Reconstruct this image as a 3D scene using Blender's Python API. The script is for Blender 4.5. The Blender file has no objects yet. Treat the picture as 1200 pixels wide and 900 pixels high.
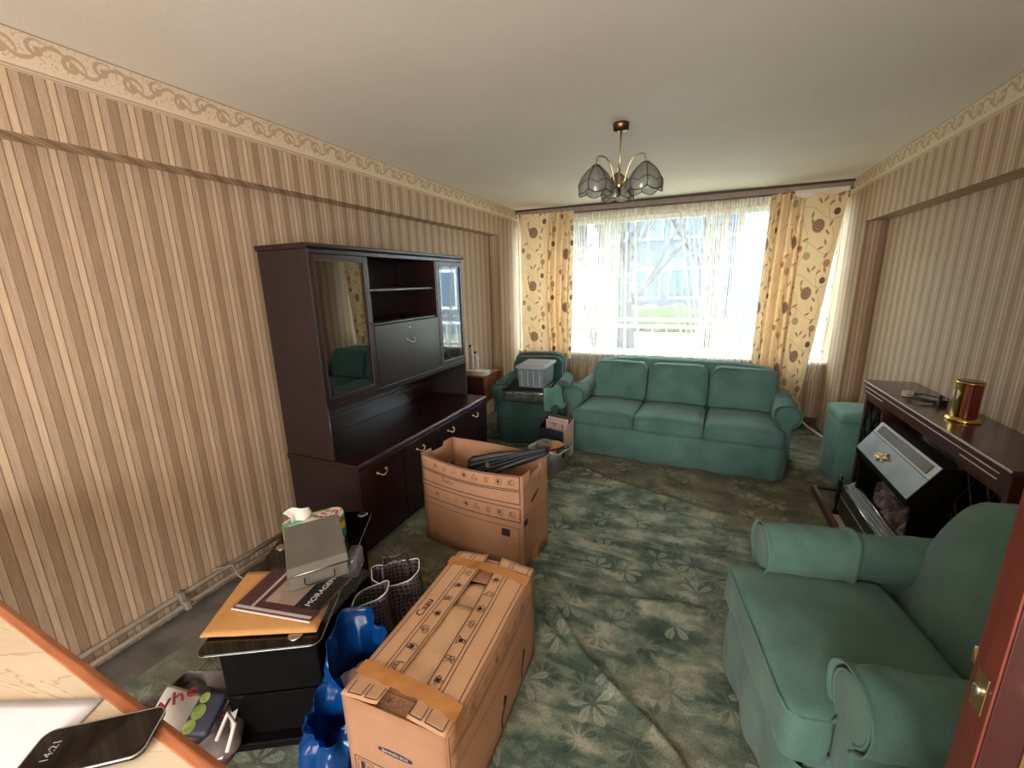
import bpy, bmesh, math, random
from mathutils import Vector, Matrix, noise
PI = math.pi
rnd = random.Random(7)
sc = bpy.context.scene
col = sc.collection

# ------------------------------------------------------------------ camera, world, lamps, exposure
def setup_view():
    cd = bpy.data.cameras.new('camera'); co = bpy.data.objects.new('camera', cd); col.objects.link(co)
    cd.sensor_fit = 'HORIZONTAL'; cd.sensor_width = 36.0; cd.lens = 497.2 / 1200 * 36.0
    cd.clip_start = 0.02; cd.clip_end = 200
    m = Matrix.Rotation(math.radians(23.6), 4, 'Z') @ Matrix.Rotation(math.radians(76.543), 4, 'X') @ Matrix.Rotation(math.radians(-1.3614), 4, 'Z')
    m.translation = Vector((0, 0, 1.55))
    co.matrix_world = m
    sc.camera = co
    w = bpy.data.worlds.new('overcast_sky'); sc.world = w; w.use_nodes = True
    bg = w.node_tree.nodes['Background']
    bg.inputs['Color'].default_value = (0.90, 0.95, 1.0, 1); bg.inputs['Strength'].default_value = 7.5
    sl = bpy.data.lights.new('sun', 'SUN'); sl.energy = 0.8; sl.angle = math.radians(4); sl.color = (1.0, 0.95, 0.87)
    so = bpy.data.objects.new('sun', sl); col.objects.link(so)
    so.rotation_euler = Vector((-0.30, 0.62, 0.92)).to_track_quat('Z', 'Y').to_euler()
    def area(name, loc, rot, sx, sy, power, color=(1, 1, 1), portal=False):
        l = bpy.data.lights.new(name, 'AREA'); l.shape = 'RECTANGLE'; l.size = sx; l.size_y = sy
        l.energy = power; l.color = color
        if portal: l.cycles.is_portal = True
        o = bpy.data.objects.new(name, l); col.objects.link(o); o.location = loc; o.rotation_euler = rot
        return o
    area('window_daylight_portal', (-0.43, 5.42, 1.46), (-PI/2, 0, 0), 3.4, 1.7, 1, portal=True)
    area('rear_window_portal', (-0.3, -2.3, 1.6), (PI/2, 0, 0), 1.4, 1.0, 1, portal=True)  # guides sky light through the added, unseen rear window
    # added fill lamp behind the camera, brightens the near end of the room
    area('rear_fill_lamp', (-0.3, -2.1, 1.35), (math.radians(93), 0, 0), 2.6, 1.9, 66, (1.0, 0.95, 0.88))
    sc.view_settings.view_transform = 'Standard'
    try: sc.view_settings.look = 'None'
    except Exception: pass
    sc.view_settings.gamma = 1.0; sc.view_settings.use_curve_mapping = False
    sc.view_settings.exposure = 1.2
    sc.cycles.max_bounces = 10; sc.cycles.diffuse_bounces = 6; sc.cycles.transparent_max_bounces = 24
    sc.cycles.transmission_bounces = 8; sc.cycles.glossy_bounces = 4
    sc.cycles.use_denoising = True
    try: sc.cycles.denoiser = 'OPENIMAGEDENOISE'
    except Exception: pass
    sc.cycles.sample_clamp_indirect = 6.0
    sc.cycles.caustics_reflective = False; sc.cycles.caustics_refractive = False
setup_view()

# ------------------------------------------------------------------ mesh helpers
def box(bm, x0, x1, y0, y1, z0, z1):
    vs = [bm.verts.new((x, y, z)) for z in (z0, z1) for y in (y0, y1) for x in (x0, x1)]
    for f in ((0, 2, 3, 1), (4, 5, 7, 6), (0, 1, 5, 4), (2, 6, 7, 3), (0, 4, 6, 2), (1, 3, 7, 5)):
        bm.faces.new([vs[i] for i in f])
    return vs
def hexa(bm, b, t):
    """b and t: four bottom and four top points in the same turn order"""
    v = [bm.verts.new(p) for p in b] + [bm.verts.new(p) for p in t]
    bm.faces.new(v[3::-1]); bm.faces.new(v[4:8])
    for i in range(4):
        j = (i + 1) % 4; bm.faces.new((v[i], v[j], v[j + 4], v[i + 4]))
    return v
def prism(bm, pts, a, b):
    """pts: 3D outline, extruded by the vector b from a"""
    v0 = [bm.verts.new(Vector(p) + Vector(a)) for p in pts]; v1 = [bm.verts.new(Vector(p) + Vector(a) + Vector(b)) for p in pts]
    bm.faces.new(v0[::-1]); bm.faces.new(v1); n = len(pts)
    for i in range(n): j = (i + 1) % n; bm.faces.new((v0[i], v0[j], v1[j], v1[i]))
def tube(bm, pts, r, n=8, closed=False):
    P = [Vector(p) for p in pts]; m = len(P); rings = []
    up = None
    for i in range(m):
        if closed: t = P[(i + 1) % m] - P[i - 1]
        else: t = P[min(i + 1, m - 1)] - P[max(i - 1, 0)]
        if t.length < 1e-9: t = Vector((0, 0, 1))
        t.normalize()
        if up is None:
            up = Vector((0, 0, 1)) if abs(t.z) < .9 else Vector((1, 0, 0))
        up = (up - t * up.dot(t))
        if up.length < 1e-6: up = t.orthogonal()
        up.normalize(); s = t.cross(up)
        rr = r[i] if isinstance(r, (list, tuple)) else r
        rings.append([bm.verts.new(P[i] + (up * math.cos(2 * PI * k / n) + s * math.sin(2 * PI * k / n)) * rr) for k in range(n)])
    for i in range(m if closed else m - 1):
        a, b = rings[i], rings[(i + 1) % m]
        for k in range(n): bm.faces.new((a[k], a[(k + 1) % n], b[(k + 1) % n], b[k]))
    if not closed:
        bm.faces.new(rings[0][::-1]); bm.faces.new(rings[-1])
def lathe(bm, prof, n=24, c=(0, 0, 0), sx=1, sy=1, cap=True):
    rings = []
    for r, z in prof:
        rings.append([bm.verts.new((c[0] + sx * r * math.cos(2 * PI * k / n), c[1] + sy * r * math.sin(2 * PI * k / n), c[2] + z)) for k in range(n)])
    for a, b in zip(rings, rings[1:]):
        for k in range(n): bm.faces.new((a[k], a[(k + 1) % n], b[(k + 1) % n], b[k]))
    if cap: bm.faces.new(rings[0][::-1]); bm.faces.new(rings[-1])
def rbox(bm, c, s, r, n=(10, 10, 6), f=None):
    """rounded, finely divided box centred at c with full sizes s; f deforms each local point (-1..1 coords given too)"""
    idx = {}
    nx, ny, nz = n
    def vert(i, j, k):
        key = (i, j, k)
        if key in idx: return idx[key]
        u, v, w = 2 * i / nx - 1, 2 * j / ny - 1, 2 * k / nz - 1
        p = Vector((u * s[0] / 2, v * s[1] / 2, w * s[2] / 2))
        q = Vector((max(-s[0] / 2 + r, min(s[0] / 2 - r, p.x)), max(-s[1] / 2 + r, min(s[1] / 2 - r, p.y)), max(-s[2] / 2 + r, min(s[2] / 2 - r, p.z))))
        d = p - q
        if d.length > 1e-9: p = q + d.normalized() * r
        if f: p = f(p, u, v, w)
        idx[key] = bm.verts.new(p + Vector(c)); return idx[key]
    for i in range(nx):
        for j in range(ny):
            bm.faces.new((vert(i, j, 0), vert(i, j + 1, 0), vert(i + 1, j + 1, 0), vert(i + 1, j, 0)))
            bm.faces.new((vert(i, j, nz), vert(i + 1, j, nz), vert(i + 1, j + 1, nz), vert(i, j + 1, nz)))
        for k in range(nz):
            bm.faces.new((vert(i, 0, k), vert(i + 1, 0, k), vert(i + 1, 0, k + 1), vert(i, 0, k + 1)))
            bm.faces.new((vert(i, ny, k), vert(i, ny, k + 1), vert(i + 1, ny, k + 1), vert(i + 1, ny, k)))
    for j in range(ny):
        for k in range(nz):
            bm.faces.new((vert(0, j, k), vert(0, j, k + 1), vert(0, j + 1, k + 1), vert(0, j + 1, k)))
            bm.faces.new((vert(nx, j, k), vert(nx, j + 1, k), vert(nx, j + 1, k + 1), vert(nx, j, k + 1)))
def grid(bm, nu, nv, fn, cu=False, uvf=None):
    V = [[bm.verts.new(fn(i / nu, j / nv)) for j in range(nv + 1)] for i in range(nu if cu else nu + 1)]
    uvl = bm.loops.layers.uv.verify() if uvf else None
    for i in range(nu):
        a, b = V[i], V[(i + 1) % len(V)]
        for j in range(nv):
            f = bm.faces.new((a[j], b[j], b[j + 1], a[j + 1]))
            if uvf:
                for l, (ii, jj) in zip(f.loops, ((i, j), (i + 1, j), (i + 1, j + 1), (i, j + 1))):
                    l[uvl].uv = uvf(ii / nu, jj / nv)
    return V
def BM(): return bmesh.new()
def obj(name, bm, m, parent=None, smooth=False, bevel=0, solid=0, sub=0, label=None, loc=None, rot=None, kind=None, keepn=False):
    me = bpy.data.meshes.new(name)
    if not keepn: bmesh.ops.recalc_face_normals(bm, faces=bm.faces)
    bm.to_mesh(me); bm.free()
    if m is not None: me.materials.append(m)
    o = bpy.data.objects.new(name, me); col.objects.link(o)
    if parent: o.parent = parent
    if smooth: me.polygons.foreach_set('use_smooth', [True] * len(me.polygons))
    if smooth == 'auto':
        md = o.modifiers.new('e', 'EDGE_SPLIT'); md.split_angle = math.radians(40)
    if solid: md = o.modifiers.new('s', 'SOLIDIFY'); md.thickness = solid; md.offset = 0
    if bevel: md = o.modifiers.new('b', 'BEVEL'); md.width = bevel; md.segments = 2; md.limit_method = 'ANGLE'
    if sub: md = o.modifiers.new('u', 'SUBSURF'); md.levels = sub; md.render_levels = sub
    if label: o['label'] = label
    if kind: o['kind'] = kind
    if loc is not None: o.location = loc
    if rot is not None: o.rotation_euler = rot
    return o
def obox(name, d, m, parent=None, bevel=.002, **k):
    bm = BM(); box(bm, *d); return obj(name, bm, m, parent, bevel=bevel, **k)
def thing(name, label, cat, loc=(0, 0, 0), rz=0, group=None, rot=None):
    o = bpy.data.objects.new(name, None); col.objects.link(o); o.location = loc
    o.rotation_euler = rot if rot else (0, 0, rz); o.empty_display_size = .1
    return tag(o, label, cat, group)
def tag(o, label, cat, group=None):
    o['label'] = label; o['category'] = cat
    if group: o['group'] = group
    return o
def struct(name, bm, m, **k):
    o = obj(name, bm, m, **k); o['kind'] = 'structure'; return o
def copy_obj(o, parent):
    c = o.copy(); col.objects.link(c); c.parent = parent
    for ch in o.children: copy_obj(ch, c)
    return c
def nz(x, y=0, z=0, s=1.0): return noise.noise(Vector((x * s, y * s, z * s)))
def text(name, s, size, m, parent, M, ext=.0002, label=None):
    cu = bpy.data.curves.new(name, 'FONT'); cu.body = s; cu.size = size; cu.extrude = ext; cu.align_x = 'CENTER'; cu.align_y = 'CENTER'
    t = bpy.data.objects.new(name, cu); col.objects.link(t)
    me = bpy.data.meshes.new_from_object(t.evaluated_get(bpy.context.evaluated_depsgraph_get()))
    bpy.data.objects.remove(t)
    me.transform(M); me.materials.clear(); me.materials.append(m)
    o = bpy.data.objects.new(name, me); col.objects.link(o); o.parent = parent
    if label: o['label'] = label
    return o
def frame(o, u, v):
    o, u, v = Vector(o), Vector(u).normalized(), Vector(v).normalized(); n = u.cross(v)
    return Matrix(((u.x, v.x, n.x, o.x), (u.y, v.y, n.y, o.y), (u.z, v.z, n.z, o.z), (0, 0, 0, 1)))
def ribbon(bm, pts, w, F, warp=None, lift=.0006, step=.03, closed=False):
    """flat printed line of width w through 2D pts in frame F"""
    pts = [Vector(p) for p in pts]
    if closed: pts = pts + [pts[0]]
    for a, b in zip(pts, pts[1:]):
        d = b - a; L = d.length
        if L < 1e-6: continue
        d.normalize(); s = Vector((-d.y, d.x)) * w / 2; e = d * w * .4
        k = max(1, int(L / step)) if warp else 1
        prev = None
        for i in range(k + 1):
            c = a - e + (b - a + 2 * e) * (i / k)
            q = [F @ Vector((c.x + s.x, c.y + s.y, lift)), F @ Vector((c.x - s.x, c.y - s.y, lift))]
            if warp: q = [warp(x) for x in q]
            cur = [bm.verts.new(x) for x in q]
            if prev: bm.faces.new((prev[0], prev[1], cur[1], cur[0]))
            prev = cur
def poly(bm, pts, F, lift=.0006, warp=None):
    q = [F @ Vector((p[0], p[1], lift)) for p in pts]
    if warp: q = [warp(x) for x in q]
    bm.faces.new([bm.verts.new(x) for x in q])

# ------------------------------------------------------------------ materials
def lin(c): return tuple(((v / 255) / 12.92 if v / 255 <= .04045 else ((v / 255 + .055) / 1.055) ** 2.4) for v in c) + (1,)
class X:
    """tiny wrapper so node maths reads like arithmetic"""
    nt = None
    def __init__(s, k): s.k = k
    @staticmethod
    def op(o, *a):
        n = X.nt.nodes.new('ShaderNodeMath'); n.operation = o
        for i, v in enumerate(a):
            if isinstance(v, X): X.nt.links.new(v.k, n.inputs[i])
            else: n.inputs[i].default_value = v
        return X(n.outputs[0])
    def __add__(s, o): return X.op('ADD', s, o)
    __radd__ = __add__
    def __sub__(s, o): return X.op('SUBTRACT', s, o)
    def __rsub__(s, o): return X.op('SUBTRACT', o, s)
    def __mul__(s, o): return X.op('MULTIPLY', s, o)
    __rmul__ = __mul__
    def __truediv__(s, o): return X.op('DIVIDE', s, o)
    def fl(s, m): return X.op('FLOORED_MODULO', s, m)
    def lt(s, o): return X.op('LESS_THAN', s, o)
    def gt(s, o): return X.op('GREATER_THAN', s, o)
    def sin(s): return X.op('SINE', s)
    def cos(s): return X.op('COSINE', s)
    def abs(s): return X.op('ABSOLUTE', s)
    def sqrt(s): return X.op('SQRT', s)
    def max(s, o): return X.op('MAXIMUM', s, o)
    def min(s, o): return X.op('MINIMUM', s, o)
    def sst(s, a, b):
        n = X.nt.nodes.new('ShaderNodeMapRange'); n.interpolation_type = 'SMOOTHSTEP'
        X.nt.links.new(s.k, n.inputs[0]); n.inputs[1].default_value = a; n.inputs[2].default_value = b
        return X(n.outputs[0])
class Mt:
    def __init__(s, name, **p):
        s.m = bpy.data.materials.new(name); s.m.use_nodes = True; s.nt = s.m.node_tree; X.nt = s.nt
        s.b = s.nt.nodes['Principled BSDF']; s.set(**p)
    def set(s, **p):
        names = dict(col='Base Color', rough='Roughness', metal='Metallic', spec='Specular IOR Level', alpha='Alpha', trans='Transmission Weight', sheen='Sheen Weight', coat='Coat Weight', ior='IOR', emis='Emission Color', es='Emission Strength', crough='Coat Roughness', srough='Sheen Roughness', sss='Subsurface Weight')
        for k, v in p.items():
            i = s.b.inputs[names[k]]
            if isinstance(v, X): s.nt.links.new(v.k, i)
            else: i.default_value = lin(v) if k in ('col', 'emis') else v
    def coord(s, w='Object'):
        n = s.nt.nodes.new('ShaderNodeTexCoord'); sp = s.nt.nodes.new('ShaderNodeSeparateXYZ'); s.nt.links.new(n.outputs[w], sp.inputs[0])
        s.vec = X(n.outputs[w]); return X(sp.outputs[0]), X(sp.outputs[1]), X(sp.outputs[2])
    def comb(s, x, y, z=0.0):
        n = s.nt.nodes.new('ShaderNodeCombineXYZ')
        for i, v in enumerate((x, y, z)):
            if isinstance(v, X): s.nt.links.new(v.k, n.inputs[i])
            else: n.inputs[i].default_value = v
        return X(n.outputs[0])
    def noise(s, scale, vec=None, detail=3, rough=.5, dist=0, out=0):
        n = s.nt.nodes.new('ShaderNodeTexNoise'); n.inputs['Scale'].default_value = scale; n.inputs['Detail'].default_value = detail
        n.inputs['Roughness'].default_value = rough; n.inputs['Distortion'].default_value = dist
        if vec is None:
            if not hasattr(s, 'vec'): s.coord()
            vec = s.vec
        s.nt.links.new(vec.k, n.inputs['Vector']); return X(n.outputs[out])
    def ramp(s, f, stops, interp='LINEAR'):
        n = s.nt.nodes.new('ShaderNodeValToRGB'); r = n.color_ramp; r.interpolation = interp
        while len(r.elements) < len(stops): r.elements.new(.5)
        for e, (p, c) in zip(r.elements, stops): e.position = p; e.color = lin(c)
        s.nt.links.new(f.k, n.inputs[0]); return X(n.outputs[0])
    def mix(s, f, a, b, blend='MIX'):
        n = s.nt.nodes.new('ShaderNodeMix'); n.data_type = 'RGBA'; n.blend_type = blend
        for i, v in ((0, f), (6, a), (7, b)):
            if isinstance(v, X): s.nt.links.new(v.k, n.inputs[i])
            else: n.inputs[i].default_value = v if i == 0 else lin(v)
        return X(n.outputs[2])
    def bump(s, h, strength=.3, dist=.01):
        n = s.nt.nodes.new('ShaderNodeBump'); n.inputs['Strength'].default_value = strength; n.inputs['Distance'].default_value = dist
        s.nt.links.new(h.k, n.inputs['Height']); s.nt.links.new(n.outputs[0], s.b.inputs['Normal'])
    def out(s, sh): s.nt.links.new(sh, s.nt.nodes['Material Output'].inputs[0])
def simple(name, c, rough=.6, var=0, vs=20, bump=0, bs=60, **k):
    t = Mt(name, rough=rough, **k)
    if var:
        n = t.noise(vs); t.set(col=t.ramp(n, [(.3, tuple(max(0, v - var) for v in c)), (.7, tuple(min(255, v + var) for v in c))]))
    else: t.set(col=c)
    if bump: t.bump(t.noise(bs, detail=2), bump, .005)
    return t.m
M = {}
def wallpaper(name, axis, light=1.0):
    t = Mt(name, rough=.62, spec=.3); c = t.coord(); x = c[axis] if axis == 0 else c[1] + c[0] + 2.26; z = c[2]
    P = .117
    f = ((x - .8535 + P * 60).fl(P)) / P
    # dark stripe 0-.27, light .29-.52, line, lightest .54-.72, line, light .74-.99
    base = t.ramp(f, [(0, (166, 142, 118)), (.245, (166, 142, 118)), (.258, (120, 100, 82)), (.272, (120, 100, 82)), (.285, (194, 172, 148)),
                      (.515, (188, 166, 142)), (.525, (130, 110, 90)), (.545, (130, 110, 90)), (.555, (208, 188, 162)), (.725, (208, 188, 162)),
                      (.735, (130, 110, 90)), (.755, (130, 110, 90)), (.765, (188, 166, 144)), (.975, (194, 172, 148)), (.985, (130, 108, 88)), (1, (130, 108, 88))])
    g = t.noise(420, vec=t.comb(c[0], c[1], c[2]), detail=2)
    st = t.noise(14, vec=t.comb(x * 16, z * .6, 0.0), detail=3)
    k = t.mix(.22, base, t.ramp(g, [(.3, (90, 74, 60)), (.7, (225, 210, 190))]), 'OVERLAY')
    k = t.mix(.3, k, t.ramp(st, [(.3, (100, 86, 74)), (.7, (200, 190, 180))]), 'OVERLAY')
    t.set(col=k); t.bump(g, .15, .002)
    return t.m
M['paper_y'] = wallpaper('striped_wallpaper_along_y', 1)
M['paper_x'] = wallpaper('striped_wallpaper_along_x', 0)
def border():
    t = Mt('scroll_border_paper', rough=.6); c = t.coord(); y, z = c[1], c[2]
    P = .18; v = (z - 2.27) / .13          # 0 bottom, 1 top
    wob = t.noise(30, detail=2) * .10
    scroll = None
    wave = ((y * (2 * PI / P)).sin()) * .22 + .60 + wob - .05
    l1 = (v - wave).abs().sst(.075, .03)    # vine
    def spiral(off, cv, R):
        dx = ((y + off + P * 60).fl(P) - P / 2) / .13; dy = v - cv
        r = (dx * dx + dy * dy).sqrt(); th = X.op('ARCTAN2', dy, dx)
        s = (th + r * 26.0).sin()
        return (s.sst(-.1, .5) * r.sst(R, R * .82)).max(r.sst(R * .30, R * .22))
    s1 = spiral(0.0, .52, .33); s2 = spiral(P / 2, .68, .27)
    leaf = t.noise(95, detail=1).sst(.56, .62) * (v - .6).abs().sst(.42, .3)
    pat = (l1.max(s1)).max(s2).max(leaf * .7) * v.gt(.2)
    base = t.ramp(v, [(0, (212, 192, 164)), (.045, (146, 122, 98)), (.06, (220, 200, 172)), (.10, (170, 144, 118)), (.125, (166, 140, 114)), (.145, (216, 196, 168)), (.96, (208, 188, 162)), (.98, (140, 120, 100)), (1, (130, 110, 90))])
    t.set(col=t.mix(pat * .7, base, (160, 128, 98))); return t.m
M['border'] = border()
def plaster():
    t = Mt('ceiling_paint', rough=.75, spec=.2)
    n = t.noise(1.3, detail=3); t.set(col=t.ramp(n, [(.3, (222, 214, 202)), (.7, (230, 222, 212))]))
    t.bump(t.noise(180, detail=3), .25, .003); return t.m
M['ceiling'] = plaster()
def carpet():
    t = Mt('floral_carpet', rough=.95, spec=.1, sheen=.08)
    x, y, z = t.coord()
    big = t.noise(1.1, detail=4, rough=.6); mid = t.noise(5, detail=4, rough=.65); fine = t.noise(160, detail=2)
    str_ = t.noise(3.0, vec=t.comb(x * 1.0, y * 2.8, 0.0), detail=4, dist=1.2)
    base = t.ramp(mid * .55 + str_ * .45, [(.34, (56, 72, 64)), (.45, (82, 97, 84)), (.53, (118, 126, 108)), (.62, (164, 163, 142))])
    wornm = t.noise(.9, vec=t.comb(x + 3.1, y + 1.7, 0.0), detail=3).sst(.42, .62)
    base = t.mix(wornm * .6, base, (122, 114, 88))
    def sprays(off, scale, np_, R, w, seed):
        vn = t.nt.nodes.new('ShaderNodeTexVoronoi'); vn.voronoi_dimensions = '2D'; vn.inputs['Scale'].default_value = scale
        vn.inputs['Randomness'].default_value = .62
        vec = t.comb(x + off, y + off * .7 + seed, 0.0); t.nt.links.new(vec.k, vn.inputs['Vector'])
        sp = t.nt.nodes.new('ShaderNodeSeparateXYZ'); t.nt.links.new(vn.outputs['Position'], sp.inputs[0])
        dx = (x + off) - X(sp.outputs[0]); dy = (y + off * .7 + seed) - X(sp.outputs[1])
        r = (dx * dx + dy * dy).sqrt() ; th = X.op('ARCTAN2', dy, dx)
        sc_ = t.nt.nodes.new('ShaderNodeSeparateColor'); t.nt.links.new(vn.outputs['Color'], sc_.inputs[0])
        ph = X(sc_.outputs[0]) * 6.28
        # leaves only round part of the circle
        wv = t.noise(9, detail=2) * 2.2
        a = (th * (np_ / 2.0) + ph + wv).sin().abs()
        keep = (th + ph).cos().sst(-.75, -.4)
        rr = r / R
        shape = (a - ((rr - .55) * (rr - .55) * 2.6 + w)).sst(0, .07) * rr.sst(.12, .2) * rr.lt(1.0) * keep
        vein = (a.sst(.985, .998))
        return shape * (1 - vein * .5), rr, X(sc_.outputs[1])
    s1, r1, k1 = sprays(0.0, 3.6, 7, .095, .50, 0.0)
    s2, r2, k2 = sprays(.37, 3.9, 9, .075, .55, .5)
    s3, r3, k3 = sprays(.71, 4.3, 5, .06, .45, .2)
    kk = t.mix(s2 * .42, base, (30, 48, 42))
    kk = t.mix(s1 * (.30 + k1 * .34), kk, (166, 170, 150))
    kk = t.mix(s3 * .22, kk, (138, 146, 126))
    kk = t.mix(.45, kk, t.ramp(fine, [(.3, (60, 60, 60)), (.7, (190, 190, 190))]), 'OVERLAY')
    t.set(col=kk); t.bump(fine * .6 + mid * .4, .5, .006); return t.m
M['carpet'] = carpet()
def fabric(name, c, dark=14, scale=320):
    t = Mt(name, rough=.88, spec=.1, sheen=.12, srough=.6)
    n = t.noise(6, detail=4); f = t.noise(scale, detail=2)
    k = t.ramp(n, [(.3, tuple(max(0, v - dark) for v in c)), (.7, tuple(v + 6 for v in c))])
    k = t.mix(.25, k, t.ramp(f, [(.35, (70, 70, 70)), (.65, (190, 190, 190))]), 'OVERLAY')
    t.set(col=k); t.bump(f, .35, .002); return t.m
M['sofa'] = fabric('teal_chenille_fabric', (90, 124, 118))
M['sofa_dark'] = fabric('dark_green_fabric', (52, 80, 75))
M['chair'] = fabric('green_chenille_fabric', (84, 116, 104))
M['pouffe'] = fabric('turquoise_cover_fabric', (110, 156, 146), 8)
def wood(name, a, b, axis=1, rough=.3, scale=3, coat=.25):
    t = Mt(name, rough=rough, coat=coat, crough=.2); c = list(t.coord()); c[axis] = c[axis] * .12
    n = t.noise(scale * 8, vec=t.comb(*c), detail=4, dist=.6)
    g = t.noise(scale * 60, vec=t.comb(*c), detail=2)
    t.set(col=t.mix(.25, t.ramp(n, [(.3, a), (.7, b)]), t.ramp(g, [(.35, tuple(v * .6 for v in a)), (.65, b)]))); t.bump(g, .06, .002); return t.m
M['mahogany'] = wood('dark_mahogany_veneer', (28, 11, 12), (42, 17, 19), 1, .32, coat=.1)
M['mahogany_v'] = wood('dark_mahogany_side', (27, 13, 14), (36, 18, 20), 2, .5, coat=.05)
M['mahogany_edge'] = simple('pale_mahogany_edge', (72, 44, 46), .3, 8)  # lighter mahogany tone for edge lines, rails and beads
M['mantel_top'] = wood('mantel_mahogany', (66, 40, 40), (84, 54, 50), 1, .22)
M['red_wood'] = wood('red_mahogany', (58, 20, 20), (80, 28, 24), 1, .3)
M['inlay'] = simple('cream_inlay', (210, 190, 184), .4)
M['chest_wood'] = wood('yew_veneer', (128, 76, 54), (156, 98, 70), 2, .3)
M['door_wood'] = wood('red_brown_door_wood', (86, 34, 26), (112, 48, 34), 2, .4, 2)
M['door_face'] = wood('shaded_door_face', (46, 15, 14), (60, 21, 18), 2, .35, 2)  # darker copy of the door wood, shade away from the window put into the colour
M['edge_wood'] = wood('orange_edge_wood', (150, 84, 50), (184, 112, 72), 0, .35, 2)
M['brass'] = simple('polished_brass', (226, 186, 96), .18, metal=1.0)
M['brass_dull'] = simple('aged_brass', (206, 178, 132), .3, metal=1.0)
M['bronze'] = simple('brown_bronze', (120, 88, 66), .35, metal=1.0)
M['steel'] = simple('brushed_steel', (190, 190, 190), .25, metal=1.0)
M['black'] = simple('black_plastic', (14, 14, 15), .35)
M['black_matt'] = simple('black_matt_paint', (8, 7, 7), .6, 3, 30, spec=.12)
M['black_glass'] = simple('black_glass', (4, 5, 6), .04, spec=.6)
M['white'] = simple('white_paint', (226, 222, 214), .4, 4, 6)
M['cream_plastic'] = simple('cream_plastic', (206, 198, 176), .45, 6, 8)
M['grey_metal'] = simple('grey_hammered_metal', (122, 118, 110), .42, 6, 12, metal=.35)
M['grey_metal2'] = simple('grey_box_metal', (138, 132, 124), .4, 5, 12, metal=.2)
M['lead'] = simple('dark_lead_came', (34, 32, 30), .45, metal=.5)
M['dark_in'] = simple('dark_interior', (10, 7, 8), .7)
M['ink'] = simple('navy_print_ink', (40, 36, 52), .7)
M['ink_soft'] = simple('faded_print_ink', (112, 80, 66), .8)
M['label_ink'] = simple('label_blue_ink', (48, 46, 70), .6)
M['pen'] = simple('black_marker', (18, 14, 14), .7)
def card(name, c):
    t = Mt(name, rough=.82, spec=.2); x, y, z = t.coord()
    n = t.noise(5, detail=4); g = t.noise(300, vec=t.comb(x, y, z), detail=1)
    k = t.ramp(n, [(.3, tuple(v - 8 for v in c)), (.7, tuple(v + 6 for v in c))])
    t.set(col=t.mix(.12, k, t.ramp(g, [(.3, (80, 70, 60)), (.7, (200, 190, 180))]), 'OVERLAY')); t.bump(n, .15, .01); return t.m
M['card'] = card('brown_cardboard', (176, 132, 102))
M['card_top'] = card('lit_flap_cardboard', (206, 164, 128))  # lighter copy of the cardboard, light falling on the flaps painted into the colour
M['card_edge'] = simple('cardboard_edge', (206, 168, 136), .8, 8, 60)
M['manila'] = card('manila_paper', (214, 164, 104))
M['kraft'] = card('pale_kraft_paper', (210, 172, 136))
def tape():
    t = Mt('brown_parcel_tape', rough=.16, spec=.6, coat=.4); n = t.noise(9, detail=3)
    t.set(col=t.ramp(n, [(.3, (176, 112, 58)), (.7, (206, 144, 84))])); t.bump(t.noise(30, detail=2), .3, .004); return t.m
M['tape'] = tape()
def clear(name, tint, f=.2, rough=.08, diff=None, base=.04):
    t = Mt(name); nt = t.nt
    tr = nt.nodes.new('ShaderNodeBsdfTransparent'); tr.inputs[0].default_value = lin(tint)
    gl = nt.nodes.new('ShaderNodeBsdfGlossy'); gl.inputs['Roughness'].default_value = rough
    fr = nt.nodes.new('ShaderNodeLayerWeight'); fr.inputs[0].default_value = .5
    a = (X.op('POWER', X(fr.outputs['Facing']), 5.0) * .8 + base) * (1 - f) + f
    m = nt.nodes.new('ShaderNodeMixShader'); nt.links.new(a.k, m.inputs[0]); nt.links.new(tr.outputs[0], m.inputs[1]); nt.links.new(gl.outputs[0], m.inputs[2])
    if diff:
        d = nt.nodes.new('ShaderNodeBsdfDiffuse'); d.inputs[0].default_value = lin(diff[0]); tl = nt.nodes.new('ShaderNodeBsdfTranslucent'); tl.inputs[0].default_value = lin(diff[0])
        m0 = nt.nodes.new('ShaderNodeMixShader'); nt.links.new(d.outputs[0], m0.inputs[1]); nt.links.new(tl.outputs[0], m0.inputs[2])
        m2 = nt.nodes.new('ShaderNodeMixShader'); m2.inputs[0].default_value = diff[1]
        nt.links.new(m.outputs[0], m2.inputs[1]); nt.links.new(m0.outputs[0], m2.inputs[2]); m = m2
    t.out(m.outputs[0]); return t.m
M['glass'] = clear('window_glass', (240, 248, 248), .0, .03, base=.006)
M['cab_glass'] = clear('cabinet_glass', (150, 160, 156), .20, .02)
M['plastic_clear'] = clear('frosted_plastic', (240, 243, 246), .03, .15, ((232, 236, 240), .16))
M['plastic_lid'] = clear('frosted_lid_plastic', (225, 230, 236), .06, .2, ((222, 222, 222), .62))
M['pvc'] = clear('clear_pvc', (200, 205, 205), .12, .1, ((180, 190, 186), .12))
M['shade_glass'] = clear('smoky_petal_glass', (196, 198, 190), .05, .15, ((176, 176, 166), .5))
M['sleeve'] = clear('clear_sleeve', (240, 240, 240), .0, .12, ((200, 200, 200), .05))
M['blue_bag'] = clear('blue_thin_plastic', (20, 90, 170), .10, .14, ((16, 96, 176), .72))
M['grey_bag'] = simple('grey_plush_bag', (92, 80, 76), .9, 16, 14, .4, 90)
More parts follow.
